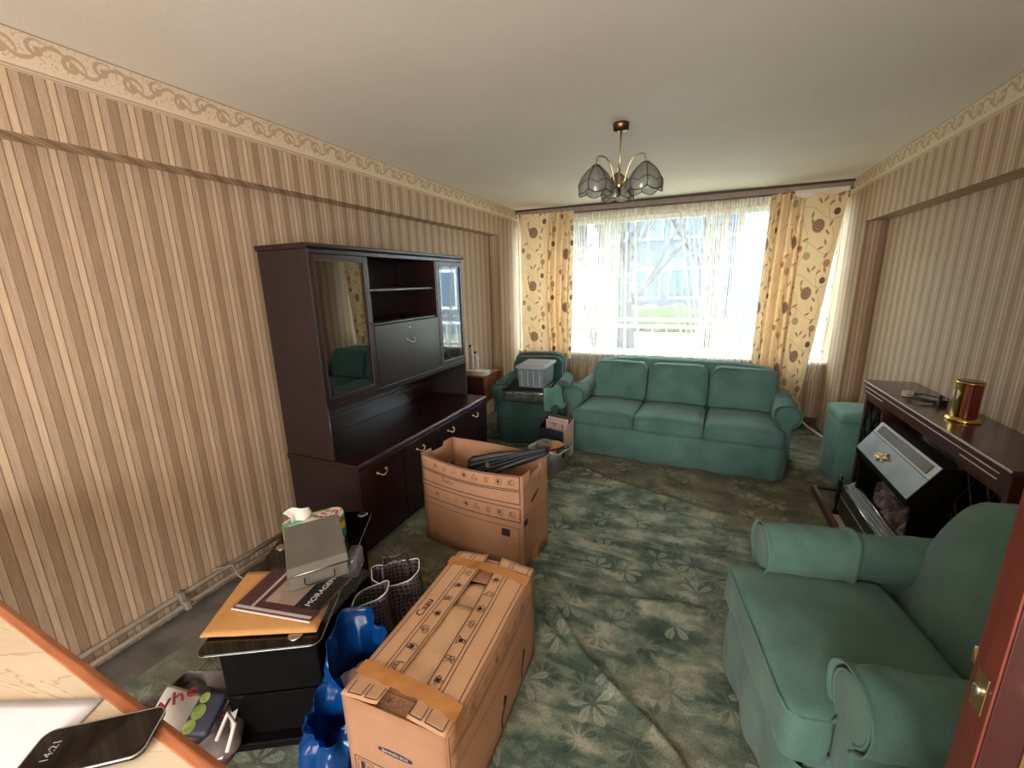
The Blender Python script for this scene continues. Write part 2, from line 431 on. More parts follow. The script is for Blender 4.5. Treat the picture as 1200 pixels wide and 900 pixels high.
def net():
    t = Mt('net_curtain'); nt = t.nt; x, y, z = t.coord('UV')
    X.nt = nt
    dx = (x.fl(.16)) - .08; dz = (y.fl(.32)) - .16
    dot = ((dx * dx * 1.6 + dz * dz).sqrt()).sst(.017, .011)
    dx2 = ((x + .08).fl(.16)) - .08; dz2 = ((y + .16).fl(.32)) - .16
    dot = dot.max(((dx2 * dx2 * 1.6 + dz2 * dz2).sqrt()).sst(.014, .009) * .7)
    gm = nt.nodes.new('ShaderNodeNewGeometry'); lw = nt.nodes.new('ShaderNodeLayerWeight'); lw.inputs[0].default_value = .5
    f = X(lw.outputs['Facing']).sst(0, 1)
    head = y.sst(2.235, 2.25) * .28
    dens = (f * .75 + .20 + dot * .3 + head).min(.95)
    tr = nt.nodes.new('ShaderNodeBsdfTransparent'); d = nt.nodes.new('ShaderNodeBsdfDiffuse'); tl = nt.nodes.new('ShaderNodeBsdfTranslucent')
    c = t.mix(dot * .75, (238, 232, 222), (120, 110, 104))
    nt.links.new(c.k, d.inputs[0]); nt.links.new(c.k, tl.inputs[0])
    m0 = nt.nodes.new('ShaderNodeMixShader'); m0.inputs[0].default_value = .36; nt.links.new(d.outputs[0], m0.inputs[1]); nt.links.new(tl.outputs[0], m0.inputs[2])
    m = nt.nodes.new('ShaderNodeMixShader'); nt.links.new(dens.k, m.inputs[0]); nt.links.new(tr.outputs[0], m.inputs[1]); nt.links.new(m0.outputs[0], m.inputs[2])
    t.out(m.outputs[0]); return t.m
M['net'] = net()
def floral():
    t = Mt('floral_curtain_cloth', rough=.8); nt = t.nt; x, y, z = t.coord('UV'); W, H = .50, .62
    def loc(cx, cy): return ((x - cx + W * 20.5).fl(W)) - W / 2, ((y - cy + H * 20.5).fl(H)) - H / 2
    def ell(cx, cy, a, b, ang):
        dx, dy = loc(cx, cy); c, s = math.cos(ang), math.sin(ang)
        u = (dx * c + dy * s) / a; v = (dy * c - dx * s) / b
        return u * u + v * v
    base = t.mix(t.noise(60, detail=2) * .25, (228, 208, 172), (212, 186, 146))
    k = base
    vine = ((x * 1.0 + (y * (2 * PI / H)).sin() * .05 + 5.0).fl(W / 2) - W / 4).abs().sst(.0035, .0015)
    vine2 = ((y * 1.0 + (x * (2 * PI / W)).sin() * .06 + 5.0).fl(H / 2) - H / 4).abs().sst(.0035, .0015)
    k = t.mix(vine.max(vine2) * .7, k, (150, 124, 84))
    leaf = None
    for cx, cy, an in ((.06, -.20, .4), (.10, -.15, 1.9), (-.02, -.40, 2.2), (.03, -.385, .9), (-.07, .10, 1.4), (-.06, .04, 1.8), (.12, .02, 1.2), (.10, -.06, 2.4), (.13, -.27, 1.0), (.15, .22, 1.9), (-.10, -.12, .5), (.09, .20, .7)):
        e = ell(cx, cy, .030, .0105, an).sst(1.15, .8)
        leaf = e if leaf is None else leaf.max(e)
    k = t.mix(leaf, k, (150, 128, 92))
    spk = t.noise(420, detail=1)
    for cx, cy, r, c1, c2 in ((0, 0, .060, (96, 70, 62), (166, 142, 118)), (-.065, -.27, .036, (150, 146, 118), (176, 170, 138)), (.15, .12, .03, (92, 66, 58), (120, 94, 80)), (.155, -.34, .034, (156, 112, 88), (180, 140, 110)), (-.15, -.20, .03, (150, 98, 60), (176, 126, 84))):
        e = ell(cx, cy, r, r * 1.05, 0)
        ring = (e.sqrt() * 16.0).sin()
        cc = t.mix((spk + ring * .12).sst(.42, .56), c1, c2)
        k = t.mix(e.sst(1.08, .9), k, cc)
    t.set(col=k)
    tl = nt.nodes.new('ShaderNodeBsdfTranslucent')
    kt = t.mix(.45, k, (255, 196, 124), 'MULTIPLY'); nt.links.new(kt.k, tl.inputs[0])
    m = nt.nodes.new('ShaderNodeMixShader'); m.inputs[0].default_value = .24
    nt.links.new(t.b.outputs[0], m.inputs[1]); nt.links.new(tl.outputs[0], m.inputs[2]); t.out(m.outputs[0]); return t.m
M['floral'] = floral()
def marble():
    t = Mt('cream_marble_laminate', rough=.25, spec=.5); x, y, z = t.coord()
    n = t.noise(3, vec=t.comb(x * .5 + y * 1.2, y * 3 - x * 1.0, 0.0), detail=6, dist=1.5)
    v = (n - .5).abs().sst(.012, .0)
    t.set(col=t.mix(v * .6, t.ramp(n, [(.3, (206, 186, 158)), (.7, (224, 208, 182))]), (176, 142, 104))); return t.m
M['marble'] = marble()
def plaid():
    t = Mt('navy_plaid_plastic', rough=.4, spec=.4); x, y, z = t.coord()
    u = x + y
    a = ((u + 5.0).fl(.019)).lt(.004); b = ((z + 5.0).fl(.019)).lt(.004); c = ((u + 5.012).fl(.019)).lt(.0012).max(((z + 5.012).fl(.019)).lt(.0012))
    k = t.mix(a.max(b) * .8, (30, 28, 36), (120, 112, 112)); k = t.mix(c * .7, k, (150, 110, 110)); t.set(col=k); return t.m
M['plaid'] = plaid()
def printed(name, base, cols, scale, vor=True):
    t = Mt(name, rough=.35); n = t.noise(scale, detail=2, dist=1.0)
    st = [(0, base)]; k = len(cols)
    for i, c in enumerate(cols): st.append((.42 + .3 * i / max(1, k), c))
    t.set(col=t.ramp(n, st, 'CONSTANT')); return t.m
M['tissue_art'] = printed('tissue_box_art', (234, 226, 200), [(226, 222, 196), (120, 180, 170), (90, 170, 70), (228, 204, 60)], 14)
M['tissue_red'] = printed('tissue_box_red_art', (240, 236, 236), [(200, 60, 80), (240, 236, 236)], 30)
M['tissue_teal'] = simple('tissue_box_teal', (40, 130, 150), .35, 20, 10)
M['tissue_green'] = simple('tissue_box_green', (110, 170, 60), .35, 20, 10)
M['tissue_yellow'] = simple('tissue_box_yellow', (222, 196, 60), .35, 20, 10)
M['tissue'] = simple('white_tissue', (240, 232, 224), .9, 4, 8)
M['leaflet'] = printed('maroon_leaflet', (92, 40, 44), [(92, 40, 44), (84, 36, 40)], 8)
M['leaflet_pale'] = printed('pale_leaflet', (206, 186, 170), [(206, 186, 170), (192, 168, 152)], 5)
M['paper'] = simple('white_paper', (226, 222, 228), .8, 5, 5, .1, 10)
M['phone'] = simple('phone_screen', (10, 10, 12), .05, spec=.6)
M['bedding'] = printed('grey_patterned_bedding', (58, 66, 64), [(58, 66, 64), (92, 98, 94), (130, 134, 128), (72, 80, 76)], 22)
M['umb'] = simple('black_nylon', (16, 18, 22), .55, 6, 30, .2, 60)
M['umb_pattern'] = simple('grey_tartan_strap', (70, 76, 62), .7, 20, 60)
M['stickwood'] = simple('dark_cane_wood', (52, 24, 20), .35, 8, 30)
M['cane'] = simple('pale_dry_cane', (150, 132, 96), .7, 16, 30)
M['green_cloth'] = fabric('pale_green_cloth', (104, 150, 132))
M['wicker'] = simple('straw_hat_weave', (186, 140, 92), .8, 22, 70, .4, 120)
M['red'] = simple('red_plastic', (204, 26, 44), .35, 8, 10)
M['red_dark'] = simple('red_knit', (130, 30, 34), .8, 20, 40)
M['navy'] = simple('navy_card', (38, 40, 58), .6, 5, 20)
M['pink_paper'] = simple('pale_pink_card', (206, 178, 170), .7, 8, 12)
M['photo_card'] = printed('faded_photo_print', (196, 172, 164), [(196, 172, 164), (140, 112, 104), (176, 150, 140)], 20)
M['porcelain'] = simple('white_porcelain', (222, 216, 204), .2, 6, 20)
M['hair_dark'] = simple('dark_brown_glaze', (60, 40, 32), .3)
M['brass_cat'] = simple('brass_leaf_badge', (178, 150, 112), .35, 20, 60, metal=.7)
M['hood'] = simple('grey_enamel_hood', (122, 126, 130), .42, 16, 5)
M['grille'] = simple('dark_grille', (58, 54, 50), .4, metal=.3)
M['coal'] = simple('ceramic_coal', (96, 78, 74), .9, 44, 14, .5, 40)
M['hearth_tile'] = simple('beige_hearth_tile', (196, 168, 150), .5, 14, 4)
M['hearth_brown'] = simple('brown_hearth_slab', (92, 70, 66), .4, 8, 8)
M['back_panel'] = simple('brown_marble_back', (126, 110, 98), .2, 22, 4)
M['green_bottle'] = simple('olive_green_print', (110, 124, 54), .5, 20, 40)
M['tote'] = simple('white_shopper_plastic', (206, 198, 186), .5, 8, 10, .3, 20)
M['pipe'] = simple('dusty_white_pipe', (148, 136, 122), .5, 10, 20)
M['pipe2'] = simple('white_pipe', (200, 194, 184), .4, 6, 20)
M['boards'] = simple('grey_concrete_strip', (96, 90, 80), .85, 16, 7, .3, 60)
M['rail'] = simple('brown_pelmet_rail', (142, 122, 108), .5, 10, 12)
M['rail_dark'] = simple('dark_brown_track', (62, 40, 34), .5)
M['frame_white'] = simple('white_upvc', (232, 232, 228), .35)
M['lining'] = simple('cream_lining_cloth', (226, 216, 196), .85, 8, 10)
M['grass'] = simple('lawn_grass', (140, 138, 108), .95, 14, 3, .4, 30)
M['bark'] = simple('grey_bark', (58, 55, 56), .9, 18, 6)
M['twig'] = simple('bare_twigs', (70, 66, 68), .9)
M['leaves'] = simple('pale_blossom', (196, 186, 160), .9, 30, 20)
M['brick_far'] = simple('far_building_wall', (84, 92, 110), .9, 8, 3)
M['render_far'] = simple('far_building_render', (104, 112, 130), .9, 8, 3)
M['far_glass'] = simple('far_building_glass', (60, 84, 116), .1)
M['pavement'] = simple('far_pavement', (170, 166, 160), .9, 10, 3)
M['hedge'] = simple('hedge_green', (72, 88, 50), .95, 24, 20)
M['fence'] = simple('white_railing', (220, 220, 220), .5)
M['skirting'] = simple('brown_skirting', (92, 66, 50), .5, 10, 8)
M['clock_wood'] = wood('clock_walnut', (96, 34, 26), (120, 48, 34), 2, .15)
M['led'] = simple('phone_clock_digits', (150, 150, 156), .5)

# ------------------------------------------------------------------ the room
YF = 5.2; XL = -2.26; XLP = -2.13; XR = 1.38; XRP = 1.24; ZC = 2.4; YB = -2.2
def room():
    bm = BM(); box(bm, -2.5, 1.6, YB - .2, 5.5, -.12, -.014); struct('floor', bm, M['boards'])
    bm = BM(); box(bm, -2.5, 1.6, YB - .2, 5.5, ZC, ZC + .12); struct('ceiling', bm, M['ceiling'])
    bm = BM()
    box(bm, -2.5, XL, YB, 5.5, -.014, ZC); box(bm, XL, XLP, YB, YF, 2.075, ZC); box(bm, XL, XLP, 4.63, YF, -.014, 2.075)
    struct('wall_left', bm, M['paper_y'])
    bm = BM()
    box(bm, XR, 1.6, YB, 5.5, -.014, ZC); box(bm, XRP, XR, YB, YF, 1.98, ZC); box(bm, XRP, XR, 4.62, YF, -.014, 1.98); box(bm, XRP, XR, YB, .9, -.014, 1.98)
    struct('wall_right', bm, M['paper_y'])
    bm = BM()
    box(bm, XL, XR, YF, YF + .28, -.014, .66); box(bm, XL, XR, YF, YF + .28, 2.26, ZC)
    box(bm, XL, XLP, YF, YF + .28, .66, 2.26); box(bm, XRP, XR, YF, YF + .28, .66, 2.26)
    struct('wall_back', bm, M['paper_x'])
    bm = BM()
    box(bm, -2.5, -1.0, YB - .2, YB, -.014, ZC); box(bm, .4, 1.6, YB - .2, YB, -.014, ZC)
    box(bm, -1.0, .4, YB - .2, YB, -.014, 1.1); box(bm, -1.0, .4, YB - .2, YB, 2.1, ZC)
    struct('wall_front', bm, M['ceiling'])
    # wallpaper borders with their printed scrolls
    bm = BM(); box(bm, XLP - .001, XLP + .003, YB, YF, 2.27, ZC); struct('trim_1', bm, M['border'])
    bm = BM(); box(bm, XRP - .003, XRP + .001, YB, YF, 2.27, ZC); struct('trim_2', bm, M['border'])
    bm = BM(); box(bm, XLP, XRP, YF - .02, YF, .0, .08); struct('baseboard_back', bm, M['skirting'])
    # window
    bm = BM(); y0, y1 = YF + .10, YF + .16
    xs = (XLP, -1.05, .36, XRP)
    box(bm, XLP, XRP, y0, y1, .66, .72); box(bm, XLP, XRP, y0, y1, 2.20, 2.26)
    w = struct('window_1', bm, M['frame_white'], bevel=.004)
    for i, x in enumerate(xs):
        obox('mullion', (x - .03 if i else x, x + .03 if i < 3 else x, y0 + .002, y1 - .002, .72, 2.2), M['frame_white'], w, .004)
    for a, b in zip(xs, xs[1:]):
        obox('transom', (a + .03, b - .03, y0 + .004, y1 - .004, 1.06, 1.10), M['frame_white'], w, .004)
        obox('pane', (a + .03, b - .03, y0 + .026, y0 + .032, 1.10, 2.2), M['glass'], w, 0)
        obox('pane', (a + .03, b - .03, y0 + .026, y0 + .032, .72, 1.06), M['glass'], w, 0)
    obox('window_sill', (XLP, XRP, YF - .05, YF + .10, .655, .685), M['white'], w, .006)
    bm = BM(); box(bm, -1.0, .4, YB - .12, YB - .06, 1.1, 1.15); box(bm, -1.0, .4, YB - .12, YB - .06, 2.05, 2.1)
    w2 = struct('added_rear_window', bm, M['frame_white'])  # unseen window added behind the camera to let sky light in
    for x in (-1.0, -.33, .34): obox('mullion', (x, x + .06, YB - .12, YB - .06, 1.15, 2.05), M['frame_white'], w2)
room()

# fitted carpet with its rucks, a ragged edge on the left
RIDGE = [([(-0.90, 3.27), (-0.737, 3.241), (-0.516, 3.11), (-0.109, 2.991), (0.195, 2.873), (0.513, 2.874), (.72, 2.9)], .030, .036),
         ([(-0.56, 1.72), (-0.48, 1.624), (-0.339, 1.468), (-0.184, 1.357), (-0.028, 1.261), (0.056, 1.184), (.12, 1.05)], .026, .030),
         ([(-0.76, 1.73), (-0.646, 1.632), (-0.524, 1.541), (-0.414, 1.48)], .024, .030),
         ([(-0.466, 1.836), (-0.199, 1.878), (0.035, 1.94), (0.172, 1.936)], .012, .034),
         ([(.35, 3.35), (.62, 3.16), (.85, 3.12)], .016, .034)]
def ridge_h(x, y):
    h = 0
    for pts, H, W in RIDGE:
        for k, (a, b) in enumerate(zip(pts, pts[1:])):
            ax, ay = a; bx, by = b; dx, dy = bx - ax, by - ay
            if x < min(ax, bx) - .1 or x > max(ax, bx) + .1 or y < min(ay, by) - .1 or y > max(ay, by) + .1: continue
            t = max(0, min(1, ((x - ax) * dx + (y - ay) * dy) / (dx * dx + dy * dy)))
            px, py = x - ax - t * dx, y - ay - t * dy
            s = (px * dy - py * dx); d = math.hypot(px, py) * (1 if s > 0 else -1)
            e = 1
            if k == 0: e = min(1, t * 2.5 + .1)
            if k == len(pts) - 2: e = min(1, (1 - t) * 2.5 + .1)
            v = H * e * (math.exp(-(d / W) ** 2) if d > 0 else math.exp(-(d / (W * .28)) ** 2))
            h = max(h, v)
    return h
def make_carpet():
    nx, ny = 270, 560; x0, x1, y0, y1 = -2.02, XRP + .0, YB, YF - .02
    vs = []; fs = []
    for j in range(ny + 1):
        y = y0 + (y1 - y0) * j / ny
        e = x0 + .03 * nz(y, 3.3, 0, 2.0) + .012 * nz(y, 1, 5, 9)
        for i in range(nx + 1):
            x = e + (x1 - e) * i / nx
            vs.append((x, y, ridge_h(x, y) - .0005 + (.0 if i else -.008)))
    for j in range(ny):
        for i in range(nx):
            a = j * (nx + 1) + i; fs.append((a, a + 1, a + nx + 2, a + nx + 1))
    me = bpy.data.meshes.new('carpet'); me.from_pydata(vs, [], fs); me.materials.append(M['carpet'])
    me.polygons.foreach_set('use_smooth', [True] * len(fs))
    o = bpy.data.objects.new('carpet', me); col.objects.link(o)
    o['kind'] = 'structure'
    bm = BM(); box(bm, XRP, XR, .9, 4.62, -.014, -.001); struct('floor', bm, M['carpet'])
make_carpet()

# ------------------------------------------------------------------ world outside the window
def outside():
    bm = BM(); box(bm, -40, 40, 5.6, 60, -.35, -.25); struct('ground', bm, M['grass'])
    obox('path', (-40, 40, 8.5, 10.2, -.25, -.235), M['pavement'], None, 0)['kind'] = 'structure'
    def tree(x, y, h, r, label, seed, spread=1.0):
        R = random.Random(seed); t = thing('bare_tree', label, 'tree', (x, y, -.25))
        bm = BM(); tb = BM()
        def branch(p, d, L, rad, depth):
            pts = [p]; q = p.copy(); dd = d.copy(); n = 5
            for i in range(n):
                dd = (dd + Vector((R.uniform(-.16, .16), R.uniform(-.16, .16), R.uniform(-.04, .12)))).normalized()
                q = q + dd * L / n; pts.append(q.copy())
            tube(bm if depth < 2 else tb, pts, [rad * (1 - .55 * i / n) for i in range(n + 1)], 6 if depth < 2 else 3)
            if depth < 4:
                for k in range(5 if depth == 0 else 4):
                    s = pts[R.randint(2, n)]
                    a = Vector((R.uniform(-1, 1) * spread, R.uniform(-1, 1) * spread, R.uniform(.1, 1.0))).normalized()
                    branch(s, (dd * .5 + a * .8).normalized(), L * R.uniform(.5, .75), rad * .42, depth + 1)
        branch(Vector((0, 0, 0)), Vector((0, 0, 1)), h, r, 0)
        obj('trunk', bm, M['bark'], t, True); obj('twigs', tb, M['twig'], t, kind='stuff')
    tree(-1.35, 9.2, 3.1, .24, 'large bare tree with a thick grey trunk outside the window', 3)
    tree(.25, 12.4, 3.2, .15, 'smaller bare tree beyond the path, right of the large one', 11, 1.2)
    tree(-3.6, 12.0, 3.0, .12, 'thin bare tree seen through the left net folds', 21)
    # blossoming shrub
    t = thing('blossom_shrub', 'pale blossoming shrub left of the large tree', 'shrub', (-2.35, 10.6, -.25))
    bm = BM(); R = random.Random(5)
    for i in range(900):
        v = Vector((R.gauss(0, .42), R.gauss(0, .35), 1.45 + R.gauss(0, .45))); s = R.uniform(.03, .07)
        a = Vector((R.uniform(-1, 1), R.uniform(-1, 1), R.uniform(-1, 1))).normalized() * s; b = a.orthogonal().normalized() * s
        bm.faces.new([bm.verts.new(v + a), bm.verts.new(v + b), bm.verts.new(v - a), bm.verts.new(v - b)])
    obj('blossom', bm, M['leaves'], t, kind='stuff')
    bm = BM()
    for k in range(6): tube(bm, [(0, 0, 0), (.1 * math.cos(k), .1 * math.sin(k), .7), (.4 * math.cos(k), .4 * math.sin(k), 1.5)], [.04, .03, .01], 5)
    obj('stem', bm, M['bark'], t, True)
    def house(x0, x1, y, d, h, m, label, rows, cols):
        t = thing('far_house', label, 'building', ((x0 + x1) / 2, y, -.25)); w = x1 - x0
        obox('wall', (-w / 2, w / 2, 0, d, 0, h), M[m], t, 0)
        bm = BM(); prism(bm, [(-w / 2 - .3, -.3, 0), (-w / 2 - .3, d + .3, 0), (-w / 2 - .3, d / 2, 1.8)], (0, 0, h), (w + .6, 0, 0)); obj('roof', bm, M['bark'], t)
        for r in range(rows):
            for c in range(cols):
                cx = -w / 2 + w * (c + .5) / cols; cz = 1.0 + r * 2.6
                f = obox('window', (cx - .62, cx + .62, -.06, .0, cz - .1, cz + 1.3), M['frame_white'], t, 0)
                for k in (0, 1): obox('pane', (cx - .56 + k * .58, cx - .02 + k * .58, -.075, -.06, cz, cz + 1.2), M['far_glass'], f, 0)
    house(-12.5, -5.8, 17, 7, 5.2, 'render_far', 'pale distant house at the left beyond the trees', 2, 3)
    house(-4.6, 3.2, 21, 7, 7.4, 'brick_far', 'blue grey distant house behind the large tree', 3, 5)
    house(1.2, 5.6, 13.5, 6, 5.2, 'render_far', 'nearest far house with gridded windows at the right', 2, 3)
    t = thing('railing', 'white metal railing across the lawn outside the window', 'railing', (0, 8.3, -.25))
    bm = BM(); box(bm, -8, 6, -.02, .02, .92, .97); obj('top_rail', bm, M['fence'], t)
    bm = BM(); box(bm, -8, 6, -.015, .015, .18, .21); obj('bottom_rail', bm, M['fence'], t)
    for i in range(56): obox('post' if i % 8 == 0 else 'baluster', (-8 + i * .25 - .01, -8 + i * .25 + .01, -.01, .01, .0 if i % 8 == 0 else .21, .92), M['fence'], t, 0)
    bm = BM(); rbox(bm, (-6.3, 16, .15), (13.6, .8, .9), .2, (120, 6, 6), lambda p, u, v, w: p + Vector((nz(p.x, p.z, 0, 3), nz(p.x, p.z, 4, 3), nz(p.x, 7, p.y, 3))) * .18)
    tag(obj('hedge', bm, M['hedge'], None, True), 'low clipped green hedge beyond the railing', 'hedge')
outside()

# ------------------------------------------------------------------ pelmet rail and curtains
def curtains():
    t = thing('curtain_rail', 'brown wooden curtain rail running under the ceiling across the window', 'curtain rail', (0, 0, 0))
    obox('rail_board', (XLP, XRP, 5.115, 5.135, 2.325, 2.382), M['rail'], t, .003)
    obox('track', (XLP, XRP, 5.10, 5.18, 2.382, 2.399), M['rail_dark'], t, .002, label='dark brown upper track')
    obox('lower_lip', (XLP, XRP, 5.095, 5.135, 2.316, 2.327), M['mahogany_edge'], t, .002)
    bm = BM(); tube(bm, [(XLP + .02, 5.09, 2.33), (XLP + .05, 5.06, 2.34), (XLP + .06, 5.05, 2.30), (XLP + .06, 5.05, 1.6), (XLP + .058, 5.05, .72)], .009, 8)
    tag(obj('curtain_pull_cord', bm, M['white'], None, True), 'white curtain pull cord hanging in the left window corner', 'cord')
    def panel(name, m, x0f, x1f, z0f, z1, depth, label, cat, group, y0=5.04, nu=160, nv=60, stretch=1.25, holes=None, off=(0, 0)):
        bm = BM()
        def fn(u, v):
            z = z0f(u) + (z1 - z0f(u)) * v if callable(z0f) else z0f + (z1 - z0f) * v
            x = x0f(v) + (x1f(v) - x0f(v)) * u
            return Vector((x, y0 + depth(u, v), z + (holes(u, v) if holes else 0)))
        W = x1f(1) - x0f(1)
        grid(bm, nu, nv, fn, uvf=lambda u, v: (u * W * stretch + off[0], fn(u, v).z + off[1]))
        return tag(obj(name, bm, m, None, True), label, cat, group)
    ga = 'floral curtains at the window'
    # left: flat part then gathered part
    panel('floral_curtain', M['floral'], lambda v: -2.03 + .0 * v, lambda v: -1.64 - .05 * math.sin(PI * v), .62, 2.33, lambda u, v: -.015 * math.sin(u * 7) + .012 * nz(u * 4, v * 3) - .02,
          'flat floral cream curtain hanging at the left end of the window', 'curtain', ga, nu=40, stretch=1.12, off=(-.19, -.26))
    panel('floral_curtain', M['floral'], lambda v: -1.66 - .04 * math.sin(PI * v), lambda v: -1.40 + .02 * v, .62, 2.33, lambda u, v: .034 * math.sin(u * 2 * PI * 4.2 + .4 * math.sin(v * 5)) - .02 + .008 * nz(u * 9, v * 4),
          'gathered brown-shaded floral curtain beside the flat left one', 'curtain', ga, stretch=2.4)
    panel('floral_curtain', M['floral'], lambda v: .545 + .03 * v, lambda v: .83 + .03 * v, .10, 2.31, lambda u, v: .036 * math.sin(u * 2 * PI * 3.6 + .7 * math.sin(v * 4)) - .02 + .008 * nz(u * 9, v * 4),
          'gathered floral curtain right of the net curtains', 'curtain', ga, stretch=2.1)
    panel('floral_curtain', M['floral'], lambda v: .80 + .05 * v, lambda v: .98 + .20 * v ** .8, .10, 2.33, lambda u, v: .016 * math.sin(u * 9 + 1) * (1.2 - v) - .035 + .01 * nz(u * 4, v * 3),
          'wide floral curtain at the right end, drawn in towards its hem', 'curtain', ga, nu=60, stretch=1.15, off=(-.17, -.14), holes=lambda u, v: -.035 * max(0, v - .97) / .03 * abs(math.sin(u * 7)) if v > .97 else 0)
    # torn lining above the right curtain
    bm = BM(); grid(bm, 30, 8, lambda u, v: Vector((.76 + .42 * u, 4.995 - .02 * v, 2.325 - v * (.035 + .045 * abs(math.sin(u * 6.3 + .2)) * (1 - .5 * u)))))
    tag(obj('torn_lining', bm, M['lining'], None, True, solid=.003), 'torn cream lining sagging from the rail above the right curtain', 'lining')
    gb = 'net curtains at the window'
    def nets(x0, x1, f, dens, sweep, label, z0=.50):
        def d(u, v):
            return .020 * math.sin(2 * PI * (f * u + dens * math.sin(2 * PI * u) / 2 + sweep * (1 - v) * u)) + .008 * nz(u * 14, v * 3)
        panel('net_curtain', M['net'], lambda v: x0, lambda v: x1, z0, 2.315, d, label, 'curtain', gb, y0=5.135, nu=260, nv=36, stretch=1.7)
    nets(-1.96, -1.36, 9, 0, .4, 'net curtain panel mostly behind the left floral curtains')
    nets(-1.40, -.86, 14, 1.5, 1.6, 'closely gathered net curtain panel next to the left floral curtains')
    nets(-.92, .08, 9, 1.2, -3.0, 'sheerest wide net curtain panel at the middle of the window')
    nets(.02, .24, 8, .8, -1.2, 'bunched net curtain strip right of the widest panel')
    nets(.20, .80, 10, 1.0, 1.2, 'net curtain panel beside the right gathered floral curtain')
    nets(.76, 1.21, 7, .6, 1.5, 'net curtain panel in the right corner, hem hanging below the sill', .48)
curtains()

# ------------------------------------------------------------------ heating pipes
def pipes():
    t = thing('heating_pipes', 'pair of dusty white heating pipes running along the foot of the striped wall', 'pipes', (XL, 0, 0))
    for z, x in ((.085, .022), (.045, .055)):
        bm = BM(); tube(bm, [(x, -2.1, z), (x, .6, z), (x, 1.2, z + .004), (x, 1.63, z)], .0125, 10); obj('pipe', bm, M['pipe'], t, True)
    for y in (.985, -.4):
        bm = BM(); box(bm, .0, .045, y - .012, y + .012, .066, .104); box(bm, .03, .078, y - .012, y + .012, .026, .064); obj('pipe_clip', bm, M['pipe'], t, bevel=.004)
    bm = BM(); tube(bm, [(.012, 1.15, .115), (.07, 1.22, .11), (.13, 1.20, .08), (.2, 1.22, .03), (.2, 1.30, .012)], .004, 6); obj('loose_wire', bm, M['pipe'], t, True)
    bm = BM(); tube(bm, [(.95, 5.10, .30), (1.02, 5.10, .29), (1.05, 5.09, .20), (1.08, 5.05, .07), (1.12, 4.95, .045), (1.17, 4.74, .045), (1.195, 4.64, .04), (1.2, 4.4, .04)], .011, 8)
    tag(obj('radiator_pipe', bm, M['pipe2'], None, True), 'white pipe bending along the floor in the right window corner', 'pipe')
    t = thing('radiator', 'white panel radiator under the window behind the sofa', 'radiator', (-.1, 5.1, .12))
    obox('panel', (-.85, .85, .0, .06, 0, .42), M['white'], t, .01)
    for k in range(24): obox('fin', (-.81 + k * .07, -.79 + k * .07, -.008, .0, .02, .40), M['white'], t, 0)
pipes()

